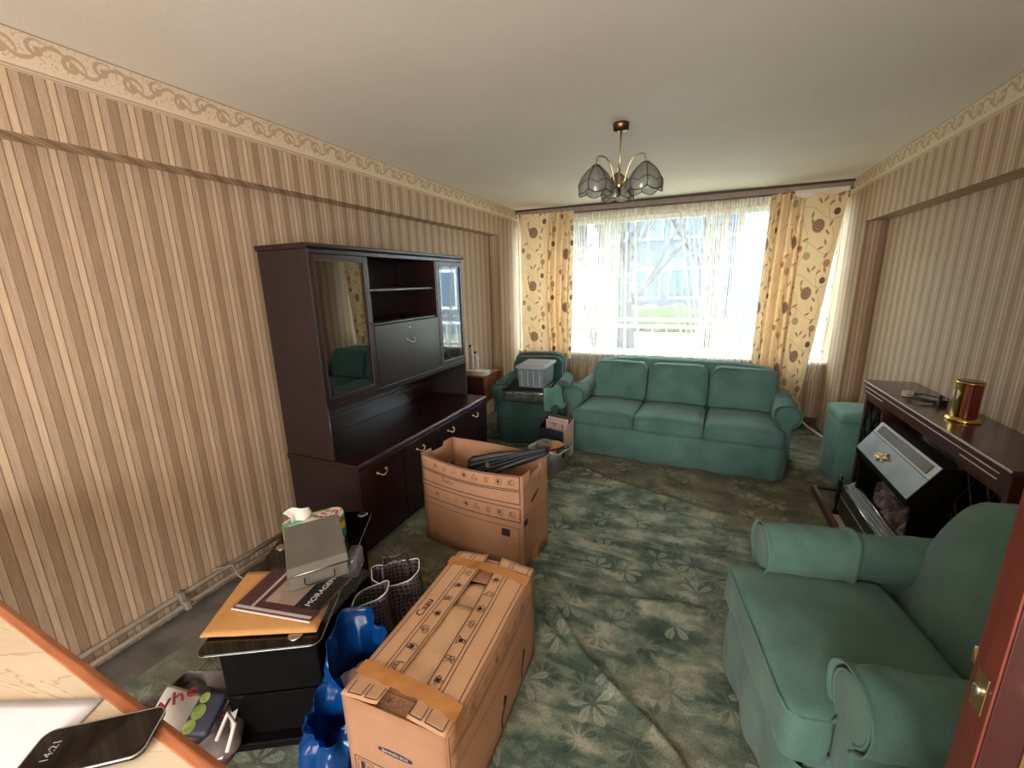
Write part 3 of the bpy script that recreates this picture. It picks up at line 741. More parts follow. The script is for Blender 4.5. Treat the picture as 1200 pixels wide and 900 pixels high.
# ------------------------------------------------------------------ display cabinet (wall unit)
def swan_handle(name, m, parent, c, w=.07, horizontal=True):
    """swan-neck pull on a face that looks towards +x"""
    bm = BM(); x, y, z = c
    pts = [(x, y - w / 2, z + .006), (x + .014, y - w / 2 + .002, z + .004), (x + .020, y - w * .3, z - .006), (x + .022, y - w * .12, z - .014), (x + .022, y + w * .12, z - .014), (x + .020, y + w * .3, z - .006), (x + .014, y + w / 2 - .002, z + .004), (x, y + w / 2, z + .006)]
    tube(bm, pts, [.005, .004, .0045, .005, .005, .0045, .004, .005], 8)
    for s in (-1, 1):
        tube(bm, [(x + .001, y + s * w / 2, z + .006), (x + .005, y + s * w / 2, z + .006)], .009, 10)
    return obj(name, bm, m, parent, True)
def cabinet():
    Y0, Y1, XB = 1.66, 3.23, -2.215
    t = thing('display_cabinet', 'tall dark mahogany wall cabinet with glazed doors against the left wall', 'cabinet', (XB, Y0, 0))
    W = Y1 - Y0; D = .545; H0 = .545
    # base
    obox('side_panel', (0, D - .02, 0, .018, 0, H0), M['mahogany_v'], t); obox('side_panel', (0, D - .02, W - .018, W, 0, H0), M['mahogany_v'], t)
    obox('back_panel', (0, .008, .018, W - .018, 0, H0), M['mahogany'], t); obox('plinth', (D - .06, D - .045, .018, W - .018, 0, .05), M['dark_in'], t)
    obox('base_shelf', (.008, D - .045, .018, W - .018, .05, .066), M['dark_in'], t)
    bm = BM(); prism(bm, [(-.0, -.008, 0), (D - .004, -.008, 0), (D + .006, -.008, .008), (D + .006, -.008, .022), (D - .002, -.008, .034), (0, -.008, .034)], (0, 0, H0), (0, W + .016, 0)); obj('worktop', bm, M['mahogany'], t, bevel=.002)
    bm = BM(); box(bm, D + .0045, D + .0075, -.007, W + .007, H0 + .009, H0 + .013); box(bm, D + .0005, D + .004, -.007, W + .007, H0 + .026, H0 + .0295); obj('worktop_edge', bm, M['mahogany_edge'], t, label='pale edge lines of the worktop')
    dw = W / 4
    for i in range(4):
        d = obox('door', (D - .02, D, i * dw + .002, (i + 1) * dw - .002, .055, H0 - .006), M['mahogany'], t, .003)
        swan_handle('handle', M['steel'] if False else M['brass_dull'], d, (D, (i + .46) * dw, .466), .075)
    # hutch
    z0, z1 = H0 + .034, 1.745; HD = .365
    obox('side_panel', (0, HD, .0, .018, z0, z1), M['mahogany_v'], t); obox('side_panel', (0, HD, W - .018, W, z0, z1), M['mahogany_v'], t)
    bm = BM(); tube(bm, [(HD, .009, z0), (HD, .009, .9)], .004, 6); obj('edge_strip', bm, M['mahogany_edge'], t, True)
    obox('back_panel', (0, .008, .018, W - .018, z0, z1), M['mahogany'], t)
    obox('back_rail', (.008, .03, .018, W - .018, .69, .705), M['mahogany_edge'], t, .003)
    obox('hutch_floor', (.008, HD - .02, .018, W - .018, .888, .906), M['mahogany'], t)
    obox('lower_rail', (HD - .02, HD, .018, W - .018, .868, .906), M['mahogany'], t, .003)
    bm = BM(); prism(bm, [(-.0, -.012, 0), (HD + .012, -.012, 0), (HD + .02, -.012, .01), (HD + .02, -.012, .022), (HD + .008, -.012, .028), (0, -.012, .028)], (0, 0, z1), (0, W + .024, 0)); obj('cornice', bm, M['mahogany'], t, bevel=.002)
    bm = BM(); box(bm, HD + .018, HD + .0215, -.011, W + .011, z1 + .018, z1 + .0215); obj('cornice_edge', bm, M['mahogany_edge'], t)
    obox('top_rail', (HD - .02, HD, .018, W - .018, 1.722, z1), M['mahogany'], t, .002)
    for y in (.435, 1.18): obox('partition', (.008, HD - .004, y - .009, y + .009, .906, 1.722), M['mahogany'], t)
    obox('middle_shelf', (.008, HD - .03, .445, 1.17, 1.515, 1.531), M['mahogany'], t, .002)
    obox('shelf', (.008, HD - .02, .445, 1.17, 1.305, 1.32), M['mahogany'], t, .002)
    for z in (1.19, 1.45):
        obox('glass_shelf', (.01, HD - .05, .02, .425, z, z + .006), M['cab_glass'], t, 0); obox('glass_shelf', (.01, HD - .05, 1.19, W - .02, z, z + .006), M['cab_glass'], t, 0)
    # drop flap
    f = obox('drop_flap', (HD - .018, HD, .446, 1.168, .908, 1.303), M['mahogany'], t, .003)
    swan_handle('handle', M['steel'], f, (HD, .80, 1.172), .085)
    bm = BM(); lathe(bm, [(.006, 0), (.006, .004)], 12); obj('keyhole', bm, M['brass_dull'], f, loc=(HD, .80, 1.262), rot=(0, PI / 2, 0))
    # glazed doors
    for ya, yb, ky in ((.003, .432, .405), (1.183, W - .003, 1.20)):
        za, zb = .908, 1.72; fw = .03
        bm = BM(); box(bm, HD - .018, HD + .002, ya, ya + fw, za, zb); box(bm, HD - .018, HD + .002, yb - fw, yb, za, zb); box(bm, HD - .018, HD + .002, ya + fw, yb - fw, za, za + fw); box(bm, HD - .018, HD + .002, ya + fw, yb - fw, zb - fw, zb)
        d = obj('glazed_door', bm, M['mahogany'], t, bevel=.003)
        obox('pane', (HD - .010, HD - .006, ya + fw, yb - fw, za + fw, zb - fw), M['cab_glass'], d, 0)
        bm = BM()
        for q in ((ya + fw, ya + fw + .005, za + fw, zb - fw), (yb - fw - .005, yb - fw, za + fw, zb - fw), (ya + fw, yb - fw, za + fw, za + fw + .005), (ya + fw, yb - fw, zb - fw - .005, zb - fw)): box(bm, HD - .004, HD + .0035, *q)
        obj('bead', bm, M['mahogany_edge'], d)
        bm = BM(); k = HD + .004; tube(bm, [(k, ky, 1.33), (k + .022, ky, 1.33)], .0025, 6); tube(bm, [(k + .03 + .009 * math.cos(a), ky + .009 * math.sin(a) , 1.33) for a in [i * PI / 5 for i in range(10)]], .002, 5, True)
        obj('key', bm, M['black'], d, True)
cabinet()

# ------------------------------------------------------------------ upholstered suite
def wr(p, s, a): return a * nz(p[0], p[1], p[2], s)
def cushion(bm, c, s, r, n, crown=.02, seed=0, sag=0, wrk=.004, arch=0):
    def f(p, u, v, w):
        q = p.copy()
        q.z += (crown if w > 0 else -crown * .3) * (1 - u * u) * (1 - v * v)
        q.z -= sag * (1 - u * u) * max(0, w)
        if arch: q.z -= arch * (abs(u) ** 4)
        k = wrk * (nz(p.x * 3 + seed, p.y * 9, p.z * 9, 1.6) + .5 * nz(p.x * 14, p.y * 10 + seed, p.z * 14, 1))
        return q + Vector((0, -k if v < 0 else k, k * (1 if w > 0 else 0)))
    rbox(bm, c, s, r, n, f)
def loop_rect(w, h, r, n=6):
    out = []
    for cx, cy, a0 in ((w / 2 - r, h / 2 - r, 0), (-w / 2 + r, h / 2 - r, 1), (-w / 2 + r, -h / 2 + r, 2), (w / 2 - r, -h / 2 + r, 3)):
        for i in range(n + 1):
            a = (a0 + i / n) * PI / 2; out.append((cx + r * math.cos(a), cy + r * math.sin(a)))
    return out
def seating(name, label, cat, loc, rz, m, ncush, inner, arm_r, arm_z, seat_z, seat_y0, seat_y1, back_top, back_w=None, back_arc=.06, arm_y0=-.30, arm_y1=.34, single=False, seat_h=.14, bulge=.03, back_lean=.10, knot=None, seed=0, group=None):
    t = thing(name, label, cat, loc, rz, group); mat = M[m]
    ax = inner / 2 + arm_r * .55                       # arm axis
    outer = inner / 2 + arm_r * 1.25
    yb = seat_y1 + .28
    # skirted base
    bm = BM(); base_w = inner + arm_r * 1.2; y0 = seat_y0 + .03; dp = yb - y0; pts = loop_rect(base_w, dp, .06, 8)
    dense = []
    for i in range(len(pts)):
        a, b = Vector((*pts[i], 0)), Vector((*pts[(i + 1) % len(pts)], 0)); k = max(1, int((b - a).length / .025))
        for j in range(k): dense.append(a.lerp(b, j / k))
    N = len(dense); cy = (y0 + yb) / 2; top = seat_z - seat_h + .01
    def sk(u, v):
        p = dense[int(round(u * N)) % N]; o = p.normalized(); z = top * (1 - v) + .006 * v
        g = 1 + 0 * v; ang = u * N
        k = (.012 * math.sin(ang * .55 + 2 * nz(ang * .05, seed)) * v + .022 * nz(p.x * 5, v * 1.5, seed, 1) * v + (bulge * math.sin(PI * min(1, v * .9 + .1)) if p.y < 0 else 0) * (1 - (abs(p.x) / (base_w / 2)) ** 4 * .7))
        # diagonal drag lines
        k += .008 * math.sin(p.x * 22 + v * 7 + seed) * v * (1 - v)
        return Vector((p.x + o.x * k * .6, p.y + cy + (-k if p.y < 0 else k * .3), z))
    grid(bm, N, 12, sk, cu=True)
    obj('skirt', bm, mat, t, True, solid=.004)
    bm = BM(); rbox(bm, (0, cy, (top + .05) / 2 + .02), (base_w - .03, dp - .04, top - .03), .03, (4, 4, 4)); obj('base', bm, mat, t, True)
    # seat cushions, T shaped over the arm fronts for the end ones
    cw = (inner + (arm_r * .9 if True else 0)) / ncush
    for i in range(ncush):
        x = -cw * ncush / 2 + cw * (i + .5); bm = BM()
        tl = arm_y0 - seat_y0 - .015; hw = inner / 2
        def f(p, u, v, w, i=i, x=x):
            q = p.copy(); X0 = x + p.x; Yl = (seat_y0 + seat_y1) / 2 + p.y
            if Yl > arm_y0 - .01: X0 = max(-hw + .002, min(hw - .002, X0))
            q.x = X0 - x
            e = (1 - u * u) * (1 - v ** 4); q.z += (.022 if w > 0 else 0) * e
            k = .004 * nz(q.x * 7 + i * 3 + seed, q.y * 7, q.z * 7); q.z += k; q.y += -k * 2 if v < 0 else 0
            q.z -= .006 * max(0, -v) * (1 if w > 0 else 0) * (i % 2)
            return q
        nn = (26, 26, 7) if single else (16, 18, 6)
        rbox(bm, (x, (seat_y0 + seat_y1) / 2, seat_z - seat_h / 2), (cw - .008, seat_y1 - seat_y0, seat_h), .035, nn, f)
        s = obj('seat_cushion', bm, mat, t, True)
        bm = BM(); pts = []
        for z in (seat_z - .016,):
            xa, xb = x - cw / 2 + .008, x + cw / 2 - .008; lf = i == 0; rt = i == ncush - 1
            pa = []
            xi = max(xa, -hw + .004); xo = min(xb, hw - .004)
            pa += [(xi, seat_y1 - .04, z + .004)] + ([(xi, arm_y0 + .02, z + .004), (xa + .006, arm_y0 - .02, z)] if lf else [])
            pa += [(xa + .004, seat_y0 + .04, z), (xa + .022, seat_y0 + .010, z - .002), (xa + .07, seat_y0 + .002, z)]
            pa += [(xa + (xb - xa) * q, seat_y0 + .002 - 0 * q, z + .001) for q in (.3, .5, .7)]
            pa += [(xb - .07, seat_y0 + .002, z), (xb - .022, seat_y0 + .010, z - .002), (xb - .004, seat_y0 + .04, z)]
            pa += ([(xb - .006, arm_y0 - .02, z), (xo, arm_y0 + .02, z + .004)] if rt else []) + [(xo, seat_y1 - .04, z + .004)]
            tube(bm, pa, .0048, 6)
            tube(bm, [(p[0], p[1] + (.003 if p[1] < seat_y0 + .05 else 0), p[2] - seat_h + .045) for p in pa if p[1] < arm_y0 + .03], .0045, 6)
        obj('piping', bm, mat, s, True)
    # arms with rolled tops
    for sgn in (-1, 1):
        bm = BM(); prof = []
        cx = ax * sgn
        nA = 18
        for k in range(nA + 1):
            a = math.radians(-62 + 304 * k / nA); prof.append((cx + arm_r * math.cos(a), arm_z - arm_r + arm_r * math.sin(a)))
        xb0 = cx - arm_r * .5; xb1 = cx + arm_r * .5
        prof = prof[:] + [(xb0 - .0, arm_z - 2.2 * arm_r), (xb0, .05), (xb1, .05), (xb1, arm_z - 2.2 * arm_r)]
        # dense vertical panel
        rows = []
        L = arm_y1 - arm_y0; ny = 26
        seq = [(0, .0, .80), (0.004, 0, .93), (.012, 0, 1.0)] + [(.012 + (L - .012) * k / ny, 0, 1.0) for k in range(1, ny + 1)]
        for yy, _, s in seq:
            ring = []
            for (px, pz) in prof:
                c0 = Vector((cx, 0, arm_z - arm_r)) if pz > arm_z - 2.0 * arm_r else Vector((cx, 0, pz))
                d = Vector((px, 0, pz)) - c0; q = c0 + d * s
                k = .005 * nz(q.x * 8, (arm_y0 + yy) * 16 + seed, q.z * 8) + .006 * nz(q.x * 3, yy * 5 + sgn, q.z * 3)
                if s == 1.0: q += d.normalized() * k * 1.4 if d.length > 1e-6 else Vector()
                ring.append(bm.verts.new((q.x, arm_y0 + yy, q.z)))
            rows.append(ring)
        for a, b in zip(rows, rows[1:]):
            for k in range(len(prof)): kk = (k + 1) % len(prof); bm.faces.new((a[k], a[kk], b[kk], b[k]))
        bm.faces.new(rows[0][::-1]); bm.faces.new(rows[-1])
        arm = obj('arm', bm, mat, t, True)
        # separate arm sleeve
        bm = BM(); ya, yl = arm_y0 - .004, .30 if single else .16
        def slv(u, v):
            a = math.radians(-70 + 320 * u); y = ya + yl * v
            r = arm_r + .009 + .006 * nz(a * 1.5, y * 14, seed + sgn) + .004 * math.sin(v * 22 + a * 3) * (1 if not single else .4) + (.007 if v > .96 or v < .03 else 0)
            return Vector((cx + r * math.cos(a), y + .012 * math.sin(a * 2 + seed) * v, arm_z - arm_r + r * math.sin(a)))
        grid(bm, 40, 30, slv); obj('arm_sleeve', bm, mat, arm, True, solid=.004)
        bm = BM(); tube(bm, [(cx + (arm_r * .93) * math.cos(a), arm_y0 + .004, arm_z - arm_r + (arm_r * .93) * math.sin(a)) for a in [math.radians(-60 + 300 * k / 20) for k in range(21)]], .0045, 6); obj('piping', bm, mat, arm, True)
        if knot == sgn or knot == 2:
            bm = BM(); kx = cx - sgn * (arm_r * .9); ky = ya + yl + .03; kz = arm_z - arm_r * 1.25
            rbox(bm, (kx, ky, kz), (.045, .05, .04), .018, (6, 6, 6), lambda p, u, v, w: p * (1 + .4 * nz(p.x * 40, p.y * 40, p.z * 40)))
            for q in ((-.0, .05, -.02), (.02 * sgn, .02, .05)): tube(bm, [(kx, ky, kz), (kx + q[0] * .6, ky + q[1] * .7, kz + q[2] * .8), (kx + q[0], ky + q[1], kz + q[2])], [.014, .012, .006], 8)
            obj('cover_knot', bm, mat, arm, True)
    # back frame and cushions
    bw = back_w or (inner + arm_r * .6); bz0 = .06
    def bf(p, u, v, w):
        q = p.copy(); q.y += back_lean * (w * .5 + .5)
        if w > 0: q.z -= back_arc * abs(u) ** 5 * w
        k = .006 * nz(q.x * 6, q.z * 6, seed); q.y -= k; q.z += k * .5
        return q
    if single:
        # scoop-shouldered back: height falls in a round curve at each side
        def bf1(p, u, v, w):
            q = p.copy(); hgt = (w * .5 + .5); q.y += back_lean * hgt
            sh = (1 - (max(0, abs(u) - .25) / .75) ** 2.6 * .42); q.z = -(back_top - bz0) / 2 + hgt * (back_top - bz0) * sh
            k = .006 * nz(q.x * 6, q.z * 6, seed) + .006 * math.sin(q.z * 26 + q.x * 9) * max(0, abs(u) - .6); q.y -= k
            q.y -= .04 * (1 - u * u) * math.sin(PI * hgt) * (1 if v < 0 else 0)
            return q
        bm = BM(); rbox(bm, (0, seat_y1 + .10, (back_top + bz0) / 2), (bw, .2, back_top - bz0), .05, (30, 6, 24), bf1); bk = obj('backrest', bm, mat, t, True)
        bm = BM(); pts = []
        for k in range(41):
            u = -1 + 2 * k / 40; sh = (1 - (max(0, abs(u) - .25) / .75) ** 2.6 * .42)
            pts.append((u * bw / 2 * (.985 if abs(u) > .9 else 1), seat_y1 + .015 + back_lean * .98, bz0 + (back_top - bz0) * sh - .012))
        pts = [(-bw / 2 + .006, seat_y1 + .02 + back_lean * .35, .40)] + pts + [(bw / 2 - .006, seat_y1 + .02 + back_lean * .35, .40)]
        tube(bm, pts, .006, 6); obj('piping', bm, mat, bk, True)
    else:
        bm = BM(); rbox(bm, (0, seat_y1 + .20, (back_top + .01 + bz0) / 2), (bw, .16, back_top + .01 - bz0), .04, (24, 5, 12), bf); obj('backrest', bm, mat, t, True)
        bc = (bw - .02) / ncush
        for i in range(ncush):
            x = -bc * ncush / 2 + bc * (i + .5); bm = BM(); zb = seat_z - .015; hh = back_top - .015 - zb
            def cf(p, u, v, w, i=i):
                q = p.copy(); q.y += back_lean * (w * .5 + .5)
                q.y -= .025 * (1 - u * u) * (1 - w * w) * (1 if v < 0 else 0)
                # round the two upper corners
                R = .09; lim = bc / 2 - R; lz = hh / 2 - R
                if p.z > lz and abs(p.x) > lim:
                    dx, dz = abs(p.x) - lim, p.z - lz; mx = max(dx, dz); L = math.hypot(dx, dz)
                    if L > 1e-6: q.x = math.copysign(lim + dx * mx / L, p.x); q.z = lz + dz * mx / L
                k = .006 * nz(q.x * 7 + i * 5 + seed, q.z * 5, i) + .004 * nz(q.x * 20, q.z * 20, i + seed); q.y -= k; q.z += .008 * nz(q.x * 4 + i, seed) * max(0, w)
                return q
            rbox(bm, (x, seat_y1 + .07, zb + hh / 2), (bc - .012, .15, hh), .04, (18, 6, 14), cf); c = obj('back_cushion', bm, mat, t, True)
            bm = BM(); ring = loop_rect(bc - .03, hh - .01, .085, 6)
            tube(bm, [(x + px, seat_y1 + .012 + back_lean * ((pz + hh / 2) / hh), zb + hh / 2 + pz) for px, pz in ring], .0045, 6, True); obj('piping', bm, mat, c, True)
    return t
R_ = math.radians
seating('sofa', 'long teal three-seat sofa with loose covers below the window', 'sofa', (-.14, 3.98, 0), R_(-3.5), 'sofa', 3, 1.60, .080, .59, .415, -.42, .12, .775, seed=2, bulge=.05)
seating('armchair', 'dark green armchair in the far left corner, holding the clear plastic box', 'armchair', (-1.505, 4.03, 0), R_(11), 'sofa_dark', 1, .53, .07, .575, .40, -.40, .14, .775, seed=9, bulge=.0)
seating('armchair', 'large green armchair in the near right foreground beside the fireplace', 'armchair', (.655, 1.452, 0), R_(-80), 'chair', 1, .57, .085, .61, .455, -.43, .09, .88, back_w=.66, arm_y0=-.31, arm_y1=.30, single=True, seat_h=.17, seed=5, knot=1, bulge=.02, back_lean=.12)

# ------------------------------------------------------------------ fireplace wall
def lattice(bm, F, w, h, n=3, bar=.004):
    # diamond lattice of crossing bars
    k = w / n
    for i in range(-int(h / k) - 1, n + 1):
        for s in (1, -1):
            a = i * k; p0 = [a, 0]; p1 = [a + h * .6, h]
            x0, x1 = p0[0], p1[0]
            def cl(x, xa, xb, ya=0, yb=h): return ya + (yb - ya) * (x - xa) / (xb - xa)
            lo, hi = max(x0, 0), min(x1, w)
            if hi - lo < .01: continue
            q0 = Vector((lo, cl(lo, x0, x1))); q1 = Vector((hi, cl(hi, x0, x1)))
            if s < 0: q0.x = w - q0.x; q1.x = w - q1.x
            tube(bm, [F @ Vector((q0.x, q0.y, .004)), F @ Vector((q1.x, q1.y, .004))], bar, 4)
def fireplace():
    xf, xb, ya, yb, zt = 1.096, 1.375, 2.03, 3.60, .84
    t = thing('fire_surround', 'dark mahogany fire surround with long mantel shelf on the right wall', 'fireplace', (xf, ya, 0))
    L = yb - ya; D = xb - xf
    obox('mantel_shelf', (0, D, 0, L, zt - .022, zt), M['mantel_top'], t, .003)
    bm = BM(); box(bm, -.0015, .002, 0, L, zt - .010, zt - .002); obj('shelf_edge', bm, M['inlay'], t, label='pale front edge of the shelf')
    obox('frieze', (.012, D, .01, L - .01, zt - .098, zt - .022), M['red_wood'], t, .003)
    for z, a, b in ((.045, .08, L - .02), (.072, .09, .35), (.072, L - .33, L - .03)):
        bm = BM(); box(bm, .009, .0125, a, b, zt - z - .0022, zt - z + .0022); obj('inlay_line', bm, M['inlay'], t)
    bm = BM(); prism(bm, [(.012, .36, zt - .098), (.05, .36, zt - .125), (.05, .36, zt - .098)], (0, 0, 0), (0, L - .71, 0)); obj('lower_moulding', bm, M['back_panel'], t)
    # piers with lattice panels
    for a, b in ((.02, .355), (L - .355, L - .02)):
        p = obox('pier', (.03, D, a, b, 0, zt - .098), M['red_wood'], t, .004)
        bm = BM(); box(bm, .018, .03, a, a + .03, 0, zt - .098); box(bm, .018, .03, b - .03, b, 0, zt - .098); box(bm, .018, .03, a + .03, b - .03, 0, .09); box(bm, .018, .03, a + .03, b - .03, zt - .13, zt - .098); obj('pier_frame', bm, M['red_wood'], p, bevel=.002)
        obox('glass', (.026, .0295, a + .03, b - .03, .09, zt - .13), M['black_glass'], p, 0)
        bm = BM(); F = frame((.0255, b - .03, .09), (0, -1, 0), (0, 0, 1)); lattice(bm, F, b - a - .06, zt - .22, 2, .0035); obj('lattice', bm, M['lead'], p)
    obox('back_board', (.16, .18, .355, L - .355, 0, zt - .098), M['red_wood'], t, 0)
    # arched marble back
    bm = BM(); w0, w1, hh = .37, 1.0, .735; pts = [(.158, w0, .04)] + [(.158, w0, hh - .1), (.158, w0 + .03, hh - .03), (.158, w0 + .10, hh)] + [(.158, w1 - .1, hh), (.158, w1 - .03, hh - .03), (.158, w1, hh - .1), (.158, w1, .04)]
    prism(bm, pts, (0, 0, 0), (-.014, 0, 0)); obj('marble_back', bm, M['back_panel'], t, bevel=.003)
    # hearth
    t = thing('hearth', 'low hearth with a dark red wooden kerb in front of the gas fire', 'hearth', (.865, 2.25, 0))
    obox('kerb', (0, .028, 0, 1.25, 0, .05), M['red_wood'], t, .004); obox('kerb', (.028, .215, 1.222, 1.25, 0, .05), M['red_wood'], t, .004); obox('kerb', (.028, .215, 0, .028, 0, .05), M['red_wood'], t, .004)
    obox('tile', (.028, .225, .028, .86, 0, .032), M['hearth_tile'], t, .002, label='pale beige hearth tile'); obox('tile', (.028, .225, .864, 1.222, 0, .034), M['hearth_brown'], t, .002, label='brown end tile')
    # gas fire
    y0, y1 = 2.36, 3.05
    t = thing('gas_fire', 'black gas fire with grey sloping hood and ceramic coals', 'gas fire', (.93, y0, .034)); W = y1 - y0
    z = -.034
    def P(x, y, zz): return (x - .93, y, zz + z)
    bm = BM()
    for ya_ in (0, W - .02): box(bm, .045, .31, ya_, ya_ + .02, 0, .51)
    box(bm, .25, .30, .02, W - .02, 0, .45); box(bm, .12, .25, .02, W - .02, 0, .14)
    obj('casing', bm, M['black_matt'], t, bevel=.003)
    bm = BM()   # hood: sloping front, closed black ends
    A = [(.02, .495), (.02, .525), (.125, .70), (.20, .70), (.20, .495)]
    prism(bm, [(x, -.006, zz + z) for x, zz in A], (0, 0, 0), (0, W + .012, 0)); h = obj('hood', bm, M['black_matt'], t, bevel=.003)
    sl = Vector((.105, 0, .175)).normalized(); F = frame((.02, W + .006, .525 + z), (0, -1, 0), tuple(sl)); SL = math.hypot(.105, .175); WW = W + .012
    def plate(n, x0, x1, y0_, y1_, m, hh=.003, lab=None, lift=0):
        bm = BM(); q = [F @ Vector((a, b, lift)) for a, b in ((x0, y0_), (x1, y0_), (x1, y1_), (x0, y1_))]; nn = F.to_3x3() @ Vector((0, 0, hh))
        hexa(bm, q, [v + nn for v in q]); return obj(n, bm, m, h, bevel=.001, label=lab)
    plate('hood_plate', .004, WW - .004, .004, SL - .078, M['hood'], lab='mottled grey enamel hood plate'); plate('hood_frame', .004, WW - .004, SL - .075, SL - .003, M['grey_metal2'])
    plate('vent_panel', .05, WW - .05, SL - .064, SL - .014, M['grille'], lift=.003)
    bm = BM()
    for i in range(44):
        x = .056 + i * (WW - .112) / 43; q = [F @ Vector((a, b, .006)) for a, b in ((x - .002, SL - .062), (x + .002, SL - .062), (x + .002, SL - .016), (x - .002, SL - .016))]
        nn = F.to_3x3() @ Vector((0, 0, .003)); hexa(bm, q, [v + nn for v in q])
    obj('vent_bar', bm, M['grey_metal'], h, kind='stuff')
    bm = BM(); c = F @ Vector((WW * .42, SL * .31, .008))
    rbox(bm, (0, 0, 0), (.11, .055, .016), .007, (22, 12, 3), lambda p, u, v, w: Vector((p.x * (1 + .5 * nz(p.y * 60, 3)) + p.y * .9, p.y * (1 + .8 * nz(p.x * 50, 1)) * (1 - .5 * abs(u)), p.z * (1 + .9 * nz(p.x * 90, p.y * 90)))))
    bmesh.ops.transform(bm, matrix=Matrix.Translation(c) @ F.to_3x3().to_4x4(), verts=bm.verts)
    b = obj('badge', bm, M['brass_cat'], h, True, label='gold leaf-shaped ornament')
    # coals
    R = random.Random(8)
    for i in range(24):
        k2 = R.uniform(0, 1); c = (.10 + .13 * k2, .06 + (i + .5) * (W - .12) / 24, .17 + .13 * k2 + R.uniform(-.02, .02)); s = R.uniform(.07, .11)
        bm = BM(); rbox(bm, (0, 0, 0), (s * 1.0, s * 1.2, s * .8), s * .28, (6, 6, 6), lambda p, u, v, w: p * (1 + .45 * nz(p.x * 30 + i, p.y * 30, p.z * 30)))
        obj('coal', bm, M['coal'], t, True, loc=c, rot=(R.uniform(0, 3), R.uniform(0, 3), R.uniform(0, 3)))
    # front louvre
    bm = BM(); prism(bm, [(.0, .05, .008), (.0, .05, .205), (.06, .05, .235), (.075, .05, .235), (.075, .05, .008)], (0, 0, 0), (0, W + .01, 0)); g = obj('front_grille', bm, M['grille'], t, bevel=.003)
    for zz in (.13,): obox('louvre', (-.004, .002, .06, W + .05, zz - .004, zz + .004), M['grey_metal'], g, .001)
    bm = BM(); tube(bm, [(.0, .05, .207), (.0, W + .06, .207)], .0045, 6); tube(bm, [(.06, .05, .237), (.06, W + .06, .237)], .0035, 6); obj('trim_rod', bm, M['steel'], g, True, label='chrome trim rod')
    for i in range(3):
        x = .015 + .015 * i; obox('top_louvre', (x, x + .006, .07, W + .04, .213 + i * .0075, .219 + i * .0075), M['grey_metal'], g, .001)
    for yy in (.045, W + .075):
        bm = BM(); lathe(bm, [(.018, 0), (.014, .01), (.008, .05), (.013, .10), (.009, .16), (.013, .22), (.008, .235)], 12, (-.01, yy, .0)); p = obj('post', bm, M['black'], t, True)
        bm = BM(); lathe(bm, [(.015, 0), (.019, .006), (.006, .03), (.001, .034)], 4, (-.01, yy, .236)); obj('finial', bm, M['steel'], p)
    # clock
    t = thing('mantel_clock', 'oval walnut and brass clock standing on the mantel shelf', 'clock', (1.235, 2.70, .84), R_(8))
    bm = BM(); lathe(bm, [(.076, 0), (.078, .006), (.070, .016), (.062, .02)], 36, sx=.8, sy=1.0); obj('base', bm, M['brass'], t, True)
    bm = BM(); a0, a1 = R_(228), R_(228 + 250); n = 30
    ring = [(.046 * math.cos(a0 + (a1 - a0) * k / n), .058 * math.sin(a0 + (a1 - a0) * k / n)) for k in range(n + 1)]; inn = [(x * .9, y * .9) for x, y in ring][::-1]
    prism(bm, [(x, y, 0) for x, y in ring + inn], (0, 0, .018), (0, 0, .165)); obj('case', bm, M['clock_wood'], t, bevel=.001)
    bm = BM(); a0, a1 = R_(118), R_(228); ring = [(.045 * math.cos(a0 + (a1 - a0) * k / 16), .056 * math.sin(a0 + (a1 - a0) * k / 16)) for k in range(17)]
    inn = [(x * .3, y * .3) for x, y in ring][::-1]; prism(bm, [(x, y, 0) for x, y in ring + inn], (0, 0, .018), (0, 0, .165)); obj('front_plate', bm, M['brass'], t)
    bm = BM(); F = frame((.0465 * math.cos(R_(172)), .058 * math.sin(R_(172)), .13), (-math.sin(R_(172)), math.cos(R_(172)), 0), (0, 0, 1)) @ Matrix.Rotation(PI, 4, 'Y')
    poly(bm, [(.027 * math.cos(a), .027 * math.sin(a)) for a in [2 * PI * k / 24 for k in range(24)]], F, .004); d = obj('dial', bm, M['porcelain'], t, solid=.003)
    bm = BM(); tube(bm, [F @ Vector((.027 * math.cos(a), .027 * math.sin(a), .006)) for a in [2 * PI * k / 24 for k in range(24)]], .003, 6, True); obj('bezel', bm, M['brass'], d, True)
    bm = BM(); ribbon(bm, [(0, 0), (0, .02)], .002, F, lift=.008); ribbon(bm, [(0, 0), (.013, -.006)], .0025, F, lift=.008); obj('hand', bm, M['black'], d)
    for i, zz in enumerate((.045, .062, .079)):
        bm = BM(); ribbon(bm, [(-.016, zz - .13), (.016, zz - .13)], .006, F, lift=.004); obj('slot', bm, M['black'], t)
    bm = BM(); lathe(bm, [(.050, 0), (.061, .003), (.061, .010), (.05, .013)], 36, (0, 0, .183), sx=.8); obj('top_rim', bm, M['brass'], t, True)
    bm = BM(); lathe(bm, [(.056, 0), (.05, .003)], 36, (0, 0, .196), sx=.8); obj('top', bm, M['clock_wood'], t)
    # charger and cables
    t = thing('phone_charger', 'black phone charger with tangled cable on the mantel shelf', 'charger', (1.24, 3.02, .84))
    obox('plug', (-.0, .045, -.06, .0, 0, .032), M['black'], t, .006)
    bm = BM(); tube(bm, [(.02, -.03, .03), (.02, -.03, .055)], .005, 6); tube(bm, [(.034, -.012, .03), (.034, -.012, .05)], .004, 6); obj('plug_pin', bm, M['black'], t)
